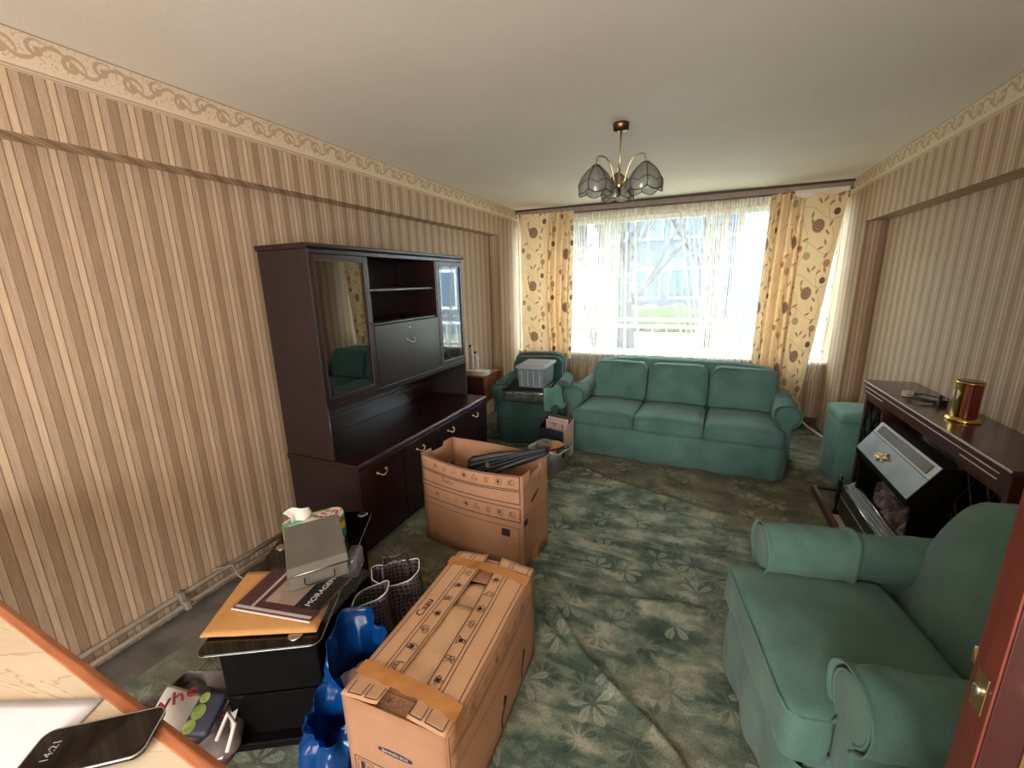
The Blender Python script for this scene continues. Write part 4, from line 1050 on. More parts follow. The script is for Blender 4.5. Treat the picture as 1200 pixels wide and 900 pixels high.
    for k in range(3):
        R = random.Random(30 + k); bm = BM()
        tube(bm, [(.02 + .07 * math.cos(a * .9 + k) + R.uniform(-.01, .01) - .03, .05 + .08 * math.sin(a + k * .7), .006 + .012 * abs(math.sin(a * 1.3 + k)) + .004 * k) for a in [i * .45 for i in range(13)]], .003, 6); obj('cable', bm, M['black'], t, True)
    t = thing('cream_adaptor', 'flat cream plastic adaptor left of the black charger', 'adaptor', (1.185, 3.17, .84), R_(-20))
    bm = BM(); rbox(bm, (0, 0, .012), (.055, .12, .022), .009, (6, 8, 4)); obj('body', bm, M['cream_plastic'], t, True)
    bm = BM(); tube(bm, [(0, .06, .012), (-.01, .09, .01), (.02, .10, .006)], .005, 6); obj('lead', bm, M['black'], t, True)
    # pouffe
    t = thing('pouffe', 'tall turquoise fabric-covered box stool between window corner and fire surround', 'stool', (1.19, 3.84, 0), R_(2))
    bm = BM(); rbox(bm, (0, 0, .25), (.33, .36, .50), .02, (16, 16, 20), lambda p, u, v, w: p + Vector((.006 * nz(p.y * 6, p.z * 5) + .01 * math.sin(PI * (w + 1) / 2) * u, .008 * nz(p.x * 6, p.z * 4, 3) * 1, 0))); obj('body', bm, M['pouffe'], t, True)
    bm = BM(); rbox(bm, (0, 0, .525), (.35, .38, .075), .03, (16, 16, 6), lambda p, u, v, w: p + Vector((0, 0, .022 * (1 - u * u) * (1 - v * v) * (w > 0) + .004 * nz(p.x * 8, p.y * 8)))); c = obj('lid_cover', bm, M['pouffe'], t, True)
    bm = BM(); tube(bm, [(x, y, .495) for x, y in loop_rect(.356, .386, .03, 5)], .005, 6, True); obj('piping', bm, M['pouffe'], c, True)
    # sticks and board on the carpet
    bm = BM(); box(bm, -.13, .13, -.03, .03, 0, .028); tag(obj('wooden_board', bm, M['mahogany_edge'], None, bevel=.003, loc=(.755, 2.66, .004), rot=(0, 0, R_(-12))), 'short brown wooden board on the carpet behind the near armchair', 'board')
    bm = BM(); tube(bm, [(.40, 2.28, .03), (.43, 2.14, .10)], .007, 8); tag(obj('dark_peg', bm, M['stickwood'], None, True, loc=(-.0, .0, .0)), 'short dark wooden peg behind the arm of the near armchair', 'peg')
fireplace()

# ------------------------------------------------------------------ chandelier
def chandelier():
    c = (-.467, 2.68, 2.4); t = thing('chandelier', 'brass three-arm ceiling light with dark-leaded tulip shades', 'ceiling light', c); t.scale = (.93, .93, .93)
    bm = BM(); lathe(bm, [(.02, -.045), (.045, -.04), (.048, -.012), (.05, 0)], 28); obj('ceiling_rose', bm, M['bronze'], t, True)
    bm = BM(); tube(bm, [(0, 0, -.04), (0, 0, -.30)], .005, 10); obj('stem', bm, M['brass_dull'], t, True)
    bm = BM(); lathe(bm, [(.006, .03), (.012, .02), (.014, 0), (.024, -.02), (.026, -.04), (.016, -.05)], 20, (0, 0, -.315)); obj('hub', bm, M['brass_dull'], t, True)
    bm = BM(); lathe(bm, [(.012, 0), (.008, -.02), (.009, -.035), (.002, -.05)], 14, (0, 0, -.362)); obj('finial', bm, M['lead'], t, True)
    for ang in (103, 223, 343):
        a = R_(ang); d = Vector((math.cos(a), math.sin(a), 0)); Ra = .165
        bm = BM(); pts = [d * .012 + Vector((0, 0, -.335)), d * .035 + Vector((0, 0, -.32)), d * .05 + Vector((0, 0, -.27)), d * .07 + Vector((0, 0, -.225)), d * .10 + Vector((0, 0, -.195)), d * .135 + Vector((0, 0, -.188)), d * (Ra - .006) + Vector((0, 0, -.20)), d * Ra + Vector((0, 0, -.235))]
        P = []
        for i in range(len(pts) - 1):
            for s in range(4):
                q = s / 4; p0 = pts[max(i - 1, 0)]; p1 = pts[i]; p2 = pts[i + 1]; p3 = pts[min(i + 2, len(pts) - 1)]
                P.append(.5 * (2 * p1 + (p2 - p0) * q + (2 * p0 - 5 * p1 + 4 * p2 - p3) * q * q + (3 * p1 - p0 - 3 * p2 + p3) * q ** 3))
        P.append(pts[-1]); tube(bm, P, .0048, 8); obj('arm', bm, M['brass_dull'], t, True)
        sc_ = d * Ra + Vector((0, 0, -.235))
        bm = BM(); lathe(bm, [(.010, .0), (.022, -.006), (.030, -.014), (.026, -.018)], 20, sc_); s = obj('shade_cap', bm, M['bronze'], t, True)
        rot0 = ang * .1
        def pt(u, v, k, off=0):      # petal k
            th = rot0 + (k + u) * PI / 3; r = .026 + .082 * math.sin(v * PI / 2 * .98) ** 1.0 + off
            r -= .010 * max(0, v - .8) / .2
            z = -.016 - .135 * v ** 1.25 - (.020 * math.sin(PI * u) * max(0, (v - .55) / .45))
            r *= 1 + .06 * math.sin(PI * u) * v
            return sc_ + Vector((r * math.cos(th), r * math.sin(th), z))
        for k in range(6):
            bm = BM(); grid(bm, 6, 10, lambda u, v: pt(u, v, k)); p = obj('glass_petal', bm, M['shade_glass'], s, True)
            bm = BM() if k == 0 else lb
            lb = bm
            tube(bm, [pt(0, v / 10, k, .001) for v in range(11)], .0026, 5)
            tube(bm, [pt(u / 8, 1, k, .001) for u in range(9)], .0026, 5)
            tube(bm, [pt(u / 8, .66 + .10 * abs(math.cos(PI * u / 8)) ** 1 * -1 + .10, k, .001) for u in range(9)], .0018, 5)
        obj('leading', lb, M['lead'], s, True)
        bm = BM(); lathe(bm, [(.010, -.016), (.012, -.05), (.022, -.075), (.026, -.10), (.016, -.122), (.002, -.128)], 16, sc_); obj('bulb', bm, M['porcelain'], s, True)
chandelier()

# ------------------------------------------------------------------ small things by the far armchair
def far_bits():
    t = thing('small_chest', 'small yew chest of drawers between the cabinet and the far armchair', 'chest', (-2.255, 3.86, 0))
    D, W, z0, z1 = .255, .39, .31, .60
    obox('carcass', (0, D - .012, 0, W, z0, z1 - .016), M['red_wood'], t); obox('top', (0, D + .006, -.008, W + .008, z1 - .016, z1), M['chest_wood'], t, .003)
    for y in (.012, W - .03):
        for x in (.012, D - .03): obox('leg', (x, x + .022, y, y + .02, 0, z0), M['red_wood'], t, .002)
    for r in range(4):
        for c in range(2):
            h = (z1 - .02 - z0) / 4; w = W / 2
            d = obox('drawer', (D - .012, D, c * w + .004, (c + 1) * w - .004, z0 + r * h + .003, z0 + (r + 1) * h - .003), M['chest_wood'], t, .002)
            bm = BM(); lathe(bm, [(.004, 0), (.009, .008), (.006, .013)], 12); obj('knob', bm, M['black'], d, True, loc=(D, (c + .5) * w, z0 + (r + .5) * h), rot=(0, PI / 2, 0))
    t = thing('white_tray', 'flat cream lidded box lying on the small chest', 'box', (-2.10, 3.915, .60), R_(4))
    bm = BM(); rbox(bm, (0, 0, .018), (.24, .12, .035), .008, (10, 6, 4)); obj('body', bm, M['cream_plastic'], t, True); bm = BM(); rbox(bm, (0, 0, .042), (.25, .13, .014), .006, (10, 6, 3), lambda p, u, v, w: p + Vector((0, 0, .004 * (1 - u * u)))); obj('lid', bm, M['porcelain'], t, True)
    t = thing('figurine', 'white porcelain figurine of two dark-haired figures at the wall end of the small chest', 'figurine', (-2.185, 3.935, .649))
    def fig(nm, x, y, h, lab):
        bm = BM(); lathe(bm, [(.026, 0), (.028, .02), (.020, .25 * h / .28), (.013, .5 * h), (.018, .66 * h), (.020, .74 * h), (.008, .80 * h), (.007, .83 * h)], 16, (x, y, 0), sy=.8)
        rbox(bm, (x, y, .90 * h), (.030, .030, .036), .014, (6, 6, 6))
        for s in (-1, 1): tube(bm, [(x, y + s * .018, .74 * h), (x + .016, y + s * .026, .60 * h), (x + .024, y + s * .006, .52 * h)], [.007, .006, .004], 8)
        b = obj(nm, bm, M['porcelain'], t, True, label=lab)
        bm = BM(); rbox(bm, (x - .006, y, .93 * h), (.034, .036, .034), .015, (6, 6, 6)); obj('hair', bm, M['hair_dark'], b, True)
    fig('figure', 0, 0, .27, 'taller porcelain figure'); fig('figure', .035, .045, .19, 'shorter porcelain figure')
    # bedding bag on the armchair seat, in chair coordinates
    t = thing('bedding_bag', 'zipped clear bag of grey patterned bedding on the seat of the far armchair', 'bag', (-1.505, 3.87, .418), R_(8))
    bm = BM(); rbox(bm, (0, 0, .056), (.40, .44, .10), .03, (14, 14, 6), lambda p, u, v, w: p + Vector((0, .012 * nz(p.x * 12, p.z * 12) * (v < 0), .01 * nz(p.x * 8, p.y * 8)))); obj('bedding', bm, M['bedding'], t, True)
    bm = BM(); rbox(bm, (0, 0, .06), (.43, .47, .118), .012, (12, 12, 5), lambda p, u, v, w: p + Vector((0, 0, .004 * nz(p.x * 9, p.y * 9)))); obj('clear_cover', bm, M['pvc'], t, True)
    bm = BM(); tube(bm, [(x, y, .119) for x, y in loop_rect(.435, .475, .03, 5)], .006, 6, True); obj('black_piping', bm, M['black'], t, True, label='black piped top edge'); obox('top_panel', (-.2, .2, -.22, .22, .119, .124), M['black_matt'], t, .002)
    # clear plastic storage box
    t = thing('storage_box', 'clear plastic storage box with lid standing on the far armchair', 'storage box', (-1.455, 3.955, .545), R_(3)); w, d, h = .29, .42, .20
    bm = BM()
    def side(a, b, cc, dd): hexa(bm, a, b)
    bw, bd = w - .05, d - .05; th = .003
    def quadwall(p0, p1, p2, p3):
        v = [bm.verts.new(p) for p in (p0, p1, p2, p3)]; bm.faces.new(v)
    B = [(-bw / 2, -bd / 2, 0), (bw / 2, -bd / 2, 0), (bw / 2, bd / 2, 0), (-bw / 2, bd / 2, 0)]; Tt = [(-w / 2 + .012, -d / 2 + .012, h), (w / 2 - .012, -d / 2 + .012, h), (w / 2 - .012, d / 2 - .012, h), (-w / 2 + .012, d / 2 - .012, h)]
    for i in range(4): j = (i + 1) % 4; quadwall(B[i], B[j], Tt[j], Tt[i])
    quadwall(*B[::-1]); bmesh.ops.remove_doubles(bm, verts=bm.verts, dist=1e-5); obj('tub', bm, M['plastic_clear'], t, solid=.003, bevel=.006)
    for k in range(4):
        x = -.09 + k * .06
        bm = BM(); hexa(bm, [(x - .004, -bd / 2 - .002, .01), (x + .004, -bd / 2 - .002, .01), (x + .004, -bd / 2 + .001, .01), (x - .004, -bd / 2 + .001, .01)], [(x - .004, -d / 2 + .008, h - .02), (x + .004, -d / 2 + .008, h - .02), (x + .004, -d / 2 + .011, h - .02), (x - .004, -d / 2 + .011, h - .02)]); obj('rib', bm, M['plastic_lid'], t)
    bm = BM(); rbox(bm, (0, 0, h + .004), (w + .012, d + .012, .016), .006, (8, 10, 3)); l = obj('lid', bm, M['plastic_lid'], t, True)
    for i in range(3):
        for j in range(2): obox('lid_panel', (-.12 + i * .085, -.05 + i * .085, -.17 + j * .175, -.01 + j * .175, h + .012, h + .017), M['plastic_lid'], l, .003)
    bm = BM(); tube(bm, [(x, y, h - .004) for x, y in loop_rect(w + .008, d + .008, .02, 4)], .006, 6, True); obj('rim', bm, M['plastic_lid'], t, True)
    # green cloth hanging over the chair arm
    bm = BM()
    grid(bm, 26, 30, lambda u, v: Vector((-1.275 + .15 * u + .015 * v + .008 * math.sin(u * 9), 3.66 + .20 * u - .03 * (1 - v) - .055 * max(0, v - .3), .575 - .012 * nz(u * 9, v * 5) - (.02 * u if v < .3 else 0) - max(0, v - .3) * .30 + .012 * math.sin(u * 12 + v * 2))))
    tag(obj('green_throw', bm, M['green_cloth'], None, True, solid=.004), 'crumpled pale green cloth hanging beside the clear box over the chair arm', 'cloth')
    # white crate with odds and ends
    t = thing('white_crate', 'small white plastic crate of odds and ends in front of the sofa', 'crate', (-1.075, 3.235, 0), R_(-14)); w, d, h = .30, .25, .185
    bm = BM(); n = 8; inner = loop_rect(w - .05, d - .05, .03, 4); outer = loop_rect(w, d, .04, 4)
    rr = []
    for pts, z in ((inner, .002), (outer, h), (loop_rect(w + .016, d + .016, .045, 4), h), (loop_rect(w + .016, d + .016, .045, 4), h - .012)): rr.append([bm.verts.new((x, y, z)) for x, y in pts])
    for a, b in zip(rr, rr[1:]):
        for k in range(len(a)): bm.faces.new((a[k], a[(k + 1) % len(a)], b[(k + 1) % len(a)], b[k]))
    bm.faces.new(rr[0][::-1]); obj('tub', bm, M['plastic_lid'], t, True, solid=.003)
    for sx in (-1, 1):
        for k in range(3): obox('rib', (-.10 + k * .085, -.09 + k * .085, -.135, -.115, .03, h - .02), M['plastic_lid'], t, .002)
    bm = BM(); box(bm, -.11, -.04, -.128, -.122, .11, .155); obj('label_patch', bm, M['photo_card'], t, rot=(R_(-4), 0, 0))
    def bit(nm, cat, lab, m, bmf, loc, rot=(0, 0, 0), smooth=True, solid=0):
        bm = BM(); bmf(bm); return tag(obj(nm, bm, m, None, smooth, loc=loc, rot=rot, solid=solid), lab, cat)
    bit('green_tub_lid', 'lid', 'rounded green lid in the left end of the white crate', M['green_cloth'], lambda b: lathe(b, [(.062, 0), (.06, .02), (.045, .045), (.02, .058), (.002, .06)], 20), (-1.155, 3.27, .145), (R_(8), R_(-6), 0))
    bit('straw_hat', 'hat', 'small straw-coloured woven hat heaped in the white crate', M['wicker'], lambda b: lathe(b, [(.085, 0), (.08, .004), (.056, .012), (.054, .04), (.035, .058), (.002, .06)], 24), (-1.03, 3.255, .165), (R_(22), R_(8), 0))
    bit('red_gloves', 'gloves', 'dark red knitted bundle beside the straw hat in the crate', M['red_dark'], lambda b: rbox(b, (0, 0, 0), (.09, .07, .05), .022, (8, 8, 6), lambda p, u, v, w: p * (1 + .5 * nz(p.x * 30, p.y * 30, p.z * 30))), (-1.10, 3.20, .165))
    bit('brown_purse', 'purse', 'small tan purse at the right end of the white crate', M['stickwood'], lambda b: rbox(b, (0, 0, 0), (.07, .09, .06), .02, (6, 6, 5)), (-.965, 3.19, .155), (0, 0, .3))
    bit('leaflet_stack', 'papers', 'pink and cream papers lying in the front of the white crate', M['pink_paper'], lambda b: [box(b, -.07, .07, -.03, .03, k * .006, k * .006 + .004) for k in range(4)], (-1.07, 3.16, .135), (.1, 0, -.2), False)
    # open dark box behind it with frames
    t = thing('open_carton', 'open dark-lined carton behind the white crate', 'box', (-1.105, 3.515, 0), R_(-16)); w, d, h = .27, .17, .35; e = .006
    obox('side', (-w / 2, w / 2, d / 2 - e, d / 2, 0, h), M['umb_pattern'], t, 0); obox('side', (-w / 2, w / 2, -d / 2, -d / 2 + e, 0, h - .09), M['navy'], t, 0)
    bm = BM(); prism(bm, [(w / 2, -d / 2, 0), (w / 2, d / 2, 0), (w / 2, d / 2, h), (w / 2, -d / 2, h - .09)], (0, 0, 0), (-e, 0, 0)); obj('side', bm, M['pink_paper'], t)
    bm = BM(); prism(bm, [(-w / 2 + e, -d / 2, 0), (-w / 2 + e, d / 2, 0), (-w / 2 + e, d / 2, h), (-w / 2 + e, -d / 2, h - .09)], (0, 0, 0), (-e, 0, 0)); obj('side', bm, M['stickwood'], t); obox('bottom', (-w / 2, w / 2, -d / 2, d / 2, 0, .006), M['navy'], t, 0)
    for k, (y, hh) in enumerate(((-.02, .33), (.015, .345))):
        f = thing('picture_frame', ('front' if k == 0 else 'rear') + ' pale pink picture frame standing in the dark-lined carton', 'picture frame', t.matrix_basis @ Vector((.01, y, .01)), R_(-16), 'pink picture frames in the carton')
        bm = BM(); box(bm, -.105, .105, -.008, .008, 0, .02); box(bm, -.105, .105, -.008, .008, hh - .03, hh - .01); box(bm, -.105, -.085, -.008, .008, .02, hh - .03); box(bm, .085, .105, -.008, .008, .02, hh - .03); obj('frame', bm, M['pink_paper'], f, bevel=.002); obox('picture', (-.085, .085, -.002, .004, .02, hh - .03), M['photo_card'], f, 0)
far_bits()

# ------------------------------------------------------------------ cardboard boxes
ICONS = [[[(0, 0), (1, 0), (1, .5), (0, .5)], [(.1, .5), (.1, .9), (.9, .9), (.9, .5)], [(.5, .5), (.5, .9)]],
         [[(.2, 0), (.8, 0), (.9, .6), (.1, .6)], [(.3, .6), (.2, 1), (.5, .7), (.8, 1), (.7, .6)]],
         [[(0, .1), (.6, .1), (.6, .7), (0, .7)], [(.3, .3), (.95, .3), (.95, .95), (.3, .95)]],
         [[(0, .5), (.35, .2), (.7, .2), (1, .5), (.7, .8), (.35, .8)], [(.35, .5), (.7, .5)]],
         [[(.1, 0), (.4, .5), (.1, 1)], [(.5, .1), (.9, .1), (.9, .5), (.5, .5)], [(.5, .6), (.9, .6), (.9, 1), (.5, 1)]],
         [[(.3, 0), (.7, 0), (.7, .4), (1, .9), (0, .9), (.3, .4)]],
         [[(0, .2), (1, .2), (1, .5), (0, .5)], [(.2, .5), (.2, .9)], [(.5, .5), (.6, 1)], [(.8, .5), (.8, .9)]]]
def icon(bm, k, x, y, s, F, warp=None, w=.0016, r=0):
    c, sn = math.cos(r), math.sin(r)
    def tr(p): a, b = (p[0] - .5) * s, (p[1] - .5) * s; return (x + a * c - b * sn, y + a * sn + b * c)
    for pl in ICONS[k % 7]: ribbon(bm, [tr(p) for p in pl], w, F, warp, closed=len(pl) > 3)
    if k % 3 == 1: poly(bm, [tr(p) for p in ((.3, .3), (.7, .3), (.7, .7), (.3, .7))], F, .0008, warp)
def rect(bm, x0, y0, x1, y1, w, F, warp=None): ribbon(bm, [(x0, y0), (x1, y0), (x1, y1), (x0, y1)], w, F, warp, closed=True)
def big_box():
    L, D, H = .69, .30, .57
    t = thing('open_moving_box', 'tall open cardboard box in mid-room with an umbrella sticking out', 'cardboard box', (-1.10, 2.065, 0), R_(-7)); e = .005
    def warp(p):
        q = Vector(p); u = q.x / L + .5; w = math.sin(PI * max(0, min(1, u))) * (.35 + .65 * min(1, max(0, q.z / H)))
        if q.y < 0: q.y -= .035 * w
        elif q.y > .08: q.y += .05 * w * (q.z / H)
        if q.z > H * .8: q.z -= .012 * w
        return q
    def wall(nm, p, q, notch=None, seam=None):
        bm = BM(); n = 16; m = 8
        def fn(u, v):
            x = p[0] + (q[0] - p[0]) * u; y = p[1] + (q[1] - p[1]) * u; z = H * v
            if notch and notch[0] < u < notch[1] and v > .99: z -= .028
            return warp((x, y, z))
        n = 24 if notch else 16
        grid(bm, n, m, fn); return obj(nm, bm, M['card'], t, 'auto', solid=e)
    f = wall('front_panel', (-L / 2, -D / 2), (L / 2, -D / 2)); wall('back_panel', (-L / 2, D / 2), (L / 2, D / 2))
    l = wall('side_panel', (-L / 2, -D / 2), (-L / 2, D / 2), (.33, .67)); r = wall('side_panel', (L / 2, -D / 2), (L / 2, D / 2), (.33, .67))
    obox('bottom', (-L / 2, L / 2, -D / 2, D / 2, 0, .006), M['card'], t, 0)
    obox('inner_fold', (-L / 2 + .01, L / 2 - .01, D / 2 - .012, D / 2 - .006, .02, H - .17), M['card'], t, 0)
    F = frame((-L / 2, -D / 2 - e / 2, 0), (1, 0, 0), (0, 0, 1)); bm = BM(); soft = BM()
    lines = [(.006, .49, L - .012, .566), (.006, .405, L - .012, .48), (.006, .30, L - .012, .38)]
    for a in lines: rect(bm, *a, .0048, F, warp)
    ribbon(bm, [(.006, .262), (L - .01, .262)], .0028, F, warp); ribbon(bm, [(.02, .255), (.02, .02)], .0022, F, warp); ribbon(bm, [(L - .02, .255), (L - .02, .0)], .0022, F, warp)
    for k in range(9):
        x = .05 + k * .0725
        for z in (.528, .340): icon(bm if k > 3 else soft, k, x, z, .034, F, warp, .0026 if k > 3 else .0018, .2 * k)
    poly(bm, [(.565, .20), (.615, .20), (.615, .245), (.565, .245)], F, .0009, warp); rect(soft, .615, .20, .66, .245, .0015, F, warp)
    rect(soft, .07, .03, .11, .075, .002, F, warp); icon(bm, 2, .09, .052, .03, F, warp)
    obj('print', bm, M['ink'], f); obj('faded_print', soft, M['ink_soft'], f)
    text('handwriting', 'Two', .045, M['ink_soft'], f, Matrix.Translation((0, -.026, 0)) @ F @ Matrix.Translation((.21, .445, .001)))
    F = frame((L / 2 + e / 2, -D / 2, 0), (0, 1, 0), (0, 0, 1)); bm = BM()
    ribbon(bm, [(.002, .33), (D - .002, .30)], .0025, F); ribbon(bm, [(.018, .31), (.018, 0)], .002, F)
    poly(bm, [(.085 + .05 + .05 * math.cos(a), .40 + .012 * math.sin(a) + .02 * math.cos(a)) for a in [2 * PI * k / 20 for k in range(20)]], F)
    poly(bm, [(.01, .265), (.05, .27), (.05, .31), (.01, .305)], F); rect(bm, .055, .27, .075, .31, .0015, F)
    obj('print', bm, M['ink'], r)
    bm = BM(); rect(bm, .07, .455, .22, .515, .002, F)
    for k in range(3): icon(bm, k + 2, .10 + k * .045, .485, .034, F, None, .0018)
    obj('faded_print', bm, M['ink_soft'], r)
    bm = BM(); poly(bm, [(.10, 0), (.17, 0), (.17, .10), (.15, .12), (.13, .09), (.11, .11)], F); obj('tape_end', bm, M['tape'], r, solid=.001)
    # umbrella
    a, b = Vector((-1.32, 1.99, .44)), Vector((-.605, 2.17, .65)); d = (b - a); LL = d.length; d.normalize()
    t = thing('umbrella', 'folded black umbrella resting across the rim of the open box', 'umbrella', a); t.rotation_euler = d.to_track_quat('Z', 'Y').to_euler()
    bm = BM(); n = 20
    def cn(u, v):
        th = 2 * PI * u; z = LL * (.22 + .62 * v); r = (.050 * (1 - v) ** .8 + .014) * (1 + .22 * math.sin(th * 8 + v * 5) + .1 * math.sin(th * 3 + v * 9)); r *= (1 if v > .04 else .8)
        return Vector((r * math.cos(th), r * math.sin(th), z))
    V = grid(bm, 64, 20, cn, cu=True); bm.faces.new([c[0] for c in V]); bm.faces.new([c[-1] for c in V][::-1]); obj('canopy', bm, M['umb'], t, True)
    bm = BM(); tube(bm, [(0, 0, .02), (0, 0, LL)], .005, 8); obj('shaft', bm, M['black'], t, True); bm = BM(); lathe(bm, [(.008, 0), (.009, .04), (.004, .05)], 10, (0, 0, LL - .05)); obj('ferrule', bm, M['black'], t, True)
    bm = BM(); lathe(bm, [(.052, 0), (.056, .012), (.050, .024)], 24, (0, 0, LL * .36), cap=False); obj('strap', bm, M['umb_pattern'], t, True, solid=.002)
    bm = BM(); tube(bm, [(-1.335, 2.04, .02), (-1.335, 2.05, .44), (-1.325, 2.05, .475), (-1.30, 2.05, .49), (-1.275, 2.05, .478), (-1.27, 2.05, .455)], .011, 10)
    tag(obj('walking_stick', bm, M['stickwood'], None, True), 'dark wooden walking stick with crook handle inside the open box', 'walking stick')
    bm = BM(); rbox(bm, (-1.02, 2.05, .34), (.40, .20, .20), .07, (14, 10, 8), lambda p, u, v, w: p * (1 + .25 * nz(p.x * 9, p.y * 9, p.z * 9))); tag(obj('black_coat', bm, M['umb'], None, True), 'crumpled black clothing under the umbrella in the open box', 'clothing')
big_box()
def taped_box():
    W, L, H = .345, .70, .405
    t = thing('taped_box', 'long cardboard box with brown tape straps across its lid, in the foreground', 'cardboard box', (-.703, 1.055, 0), R_(1.5)); e = .005
    x0, x1, y0, y1 = -W / 2, W / 2, -L / 2, L / 2
    def wp(p):
        q = Vector(p); w = math.sin(PI * max(0, min(1, q.y / L + .5))) * math.sin(PI * max(0, min(1, q.z / H)))
        q.x += .022 * w * (1 if q.x > 0 else -1); return q
    def wall(nm, p, q, m='card'):
        bm = BM(); grid(bm, 16, 8, lambda u, v: wp((p[0] + (q[0] - p[0]) * u, p[1] + (q[1] - p[1]) * u, H * v))); return obj(nm, bm, M[m], t, 'auto', solid=e)
    f = wall('end_panel', (x0, y0), (x1, y0)); wall('end_panel', (x0, y1), (x1, y1)); wall('side_panel', (x0, y0), (x0, y1)); s = wall('side_panel', (x1, y0), (x1, y1)); obox('bottom', (x0, x1, y0, y1, 0, .005), M['card'], t, 0)
    # inner flaps and kraft paper seen through the gap
    obox('inner_flap', (x0 + .01, x1 - .01, y0 + .005, y0 + .19, H - .012, H - .007), M['card'], t, 0); obox('inner_flap', (x0 + .01, x1 - .01, y1 - .13, y1 - .005, H - .012, H - .007), M['card'], t, 0)
    bm = BM(); grid(bm, 12, 24, lambda u, v: Vector((-.085 + .19 * u, -.29 + .50 * v, H - .03 + .014 * nz(u * 3, v * 6) + .02 * math.sin(PI * u)))); obj('packing_paper', bm, M['kraft'], t, True, solid=.002)
    bm = BM(); grid(bm, 10, 14, lambda u, v: Vector((-.075 + .15 * u + .02 * v, -.28 + .36 * v, H - .006 + .006 * nz(u * 3, v * 6) + .004 * math.sin(PI * u)))); obj('packing_paper', bm, M['kraft'], t, True, solid=.002)
    # outer flaps: left 0..gap, right gap..W, lifted a little at the inner edges
    def flap(sx, xin0, xin1, lift):
        xo = sx * W / 2
        def fn(u, v):
            y = y0 - .004 + (L + .008) * v; xi = xin0 + (xin1 - xin0) * v; cut = .0
            if v < .10 or v > .90: xi = xi  # end tabs follow the same edge
            x = xo + (xi - xo) * u; z = H + .003 + lift * u * (.4 + .9 * (2 * v - 1) ** 2) + .004 * nz(u * 2, v * 4, sx)
            return Vector((x, y, z))
        bm = BM(); grid(bm, 6, 36, fn); o = obj('flap', bm, M['card_top'], t, True, solid=e); return o, fn
    fl, ff = flap(-1, -.045, -.03, .014); fr, fg = flap(1, .055, .03, .012)
    def P(fn, u, v, h=.0032): q = fn(u, v); return q + Vector((0, 0, h))
    def strip(bm, fn, u, v0, v1, w, n=26):
        prev = None
        for i in range(n + 1):
            v = v0 + (v1 - v0) * i / n; q = P(fn, u, v); c = [bm.verts.new(q + Vector((-w / 2, 0, 0))), bm.verts.new(q + Vector((w / 2, 0, 0)))]
            if prev: bm.faces.new((prev[0], prev[1], c[1], c[0]))
            prev = c
    def cross(bm, fn, v, u0, u1, w):
        prev = None
        for i in range(9):
            u = u0 + (u1 - u0) * i / 8; q = P(fn, u, v); c = [bm.verts.new(q + Vector((0, -w / 2, 0))), bm.verts.new(q + Vector((0, w / 2, 0)))]
            if prev: bm.faces.new((prev[0], prev[1], c[1], c[0]))
            prev = c
    def ic(bm, fn, k, u, v, s, w=.0016):
        for pl in ICONS[k % 7]:
            pts = [((p[0] - .5) * s, (p[1] - .5) * s) for p in pl]; pts = pts + [pts[0]] if len(pl) > 3 else pts
            for a, b in zip(pts, pts[1:]):
                qa, qb = P(fn, u, v, .0038) + Vector((-a[1], a[0], 0)), P(fn, u, v, .0038) + Vector((-b[1], b[0], 0)); d = (qb - qa).normalized(); n_ = Vector((-d.y, d.x, 0)) * w / 2
                bm.faces.new([bm.verts.new(x) for x in (qa + n_, qa - n_, qb - n_, qb + n_)])
        if k % 2:
            c = P(fn, u, v, .0039); bm.faces.new([bm.verts.new(c + Vector((a * s * .22, b * s * .22, 0))) for a, b in ((-1, -1), (1, -1), (1, 1), (-1, 1))])
    for o, fn, us in ((fl, ff, (.14, .52, .62, .965)), (fr, fg, (.10, .56, .66, .985))):
        bm = BM()
        for u in us: strip(bm, fn, u, .115, .885, .0028)
        for va, vb in ((.012, .07), (.93, .988)):
            for ua, ub in ((us[0], us[1]), (us[2], us[3])):
                cross(bm, fn, va, ua, ub, .0028); strip(bm, fn, ua, va, vb, .0028, 3); strip(bm, fn, ub, va, vb, .0028, 3)
        for k in range(7):
            v = .18 + k * .107; ic(bm, fn, k + (3 if fn is fg else 0), (us[2] + us[3]) / 2, v, .030, .002)
            c = P(fn, us[2] + (.07 if fn is fl else .07), v, .0036); r = .005
            for a, b in (((-r, -r), (r, -r)), ((r, -r), (r, r)), ((r, r), (-r, r)), ((-r, r), (-r, -r))):
                A, B = c + Vector((*a, 0)), c + Vector((*b, 0)); d = (B - A).normalized(); n_ = Vector((-d.y, d.x, 0)) * .0007
                bm.faces.new([bm.verts.new(x) for x in (A + n_, A - n_, B - n_, B + n_)])
        obj('print', bm, M['ink'], o)
    q = P(ff, .33, .52, .004); text('handwriting', 'Caau', .042, M['pen'], fl, Matrix.Translation(q) @ Matrix.Rotation(R_(90), 4, 'Z') @ Matrix.Shear('XY', 4, (0, 0)), label='handwriting in black marker')
    # front end: brand plate and boxes
    F = frame((x0, y0 - e / 2, 0), (1, 0, 0), (0, 0, 1)); bm = BM()
    poly(bm, [(W / 2 + .0 + .058 * max(-1, min(1, 1.15 * math.cos(a))), .262 + .0105 * math.sin(a)) for a in [2 * PI * k / 28 for k in range(28)]], F); o = obj('label_plate', bm, M['label_ink'], f)
    text('lettering', 'BANKERS BOX', .0135, M['cream_plastic'], o, F @ Matrix.Translation((W / 2, .262, .0012)))
    bm = BM(); rect(bm, .02, .02, W - .06, .19, .0028, F); rect(bm, .03, .12, .085, .18, .002, F); poly(bm, [(.04, .14), (.055, .14), (.055, .175), (.04, .175)], F); icon(bm, 4, .07, .155, .03, F); obj('print', bm, M['ink'], f)
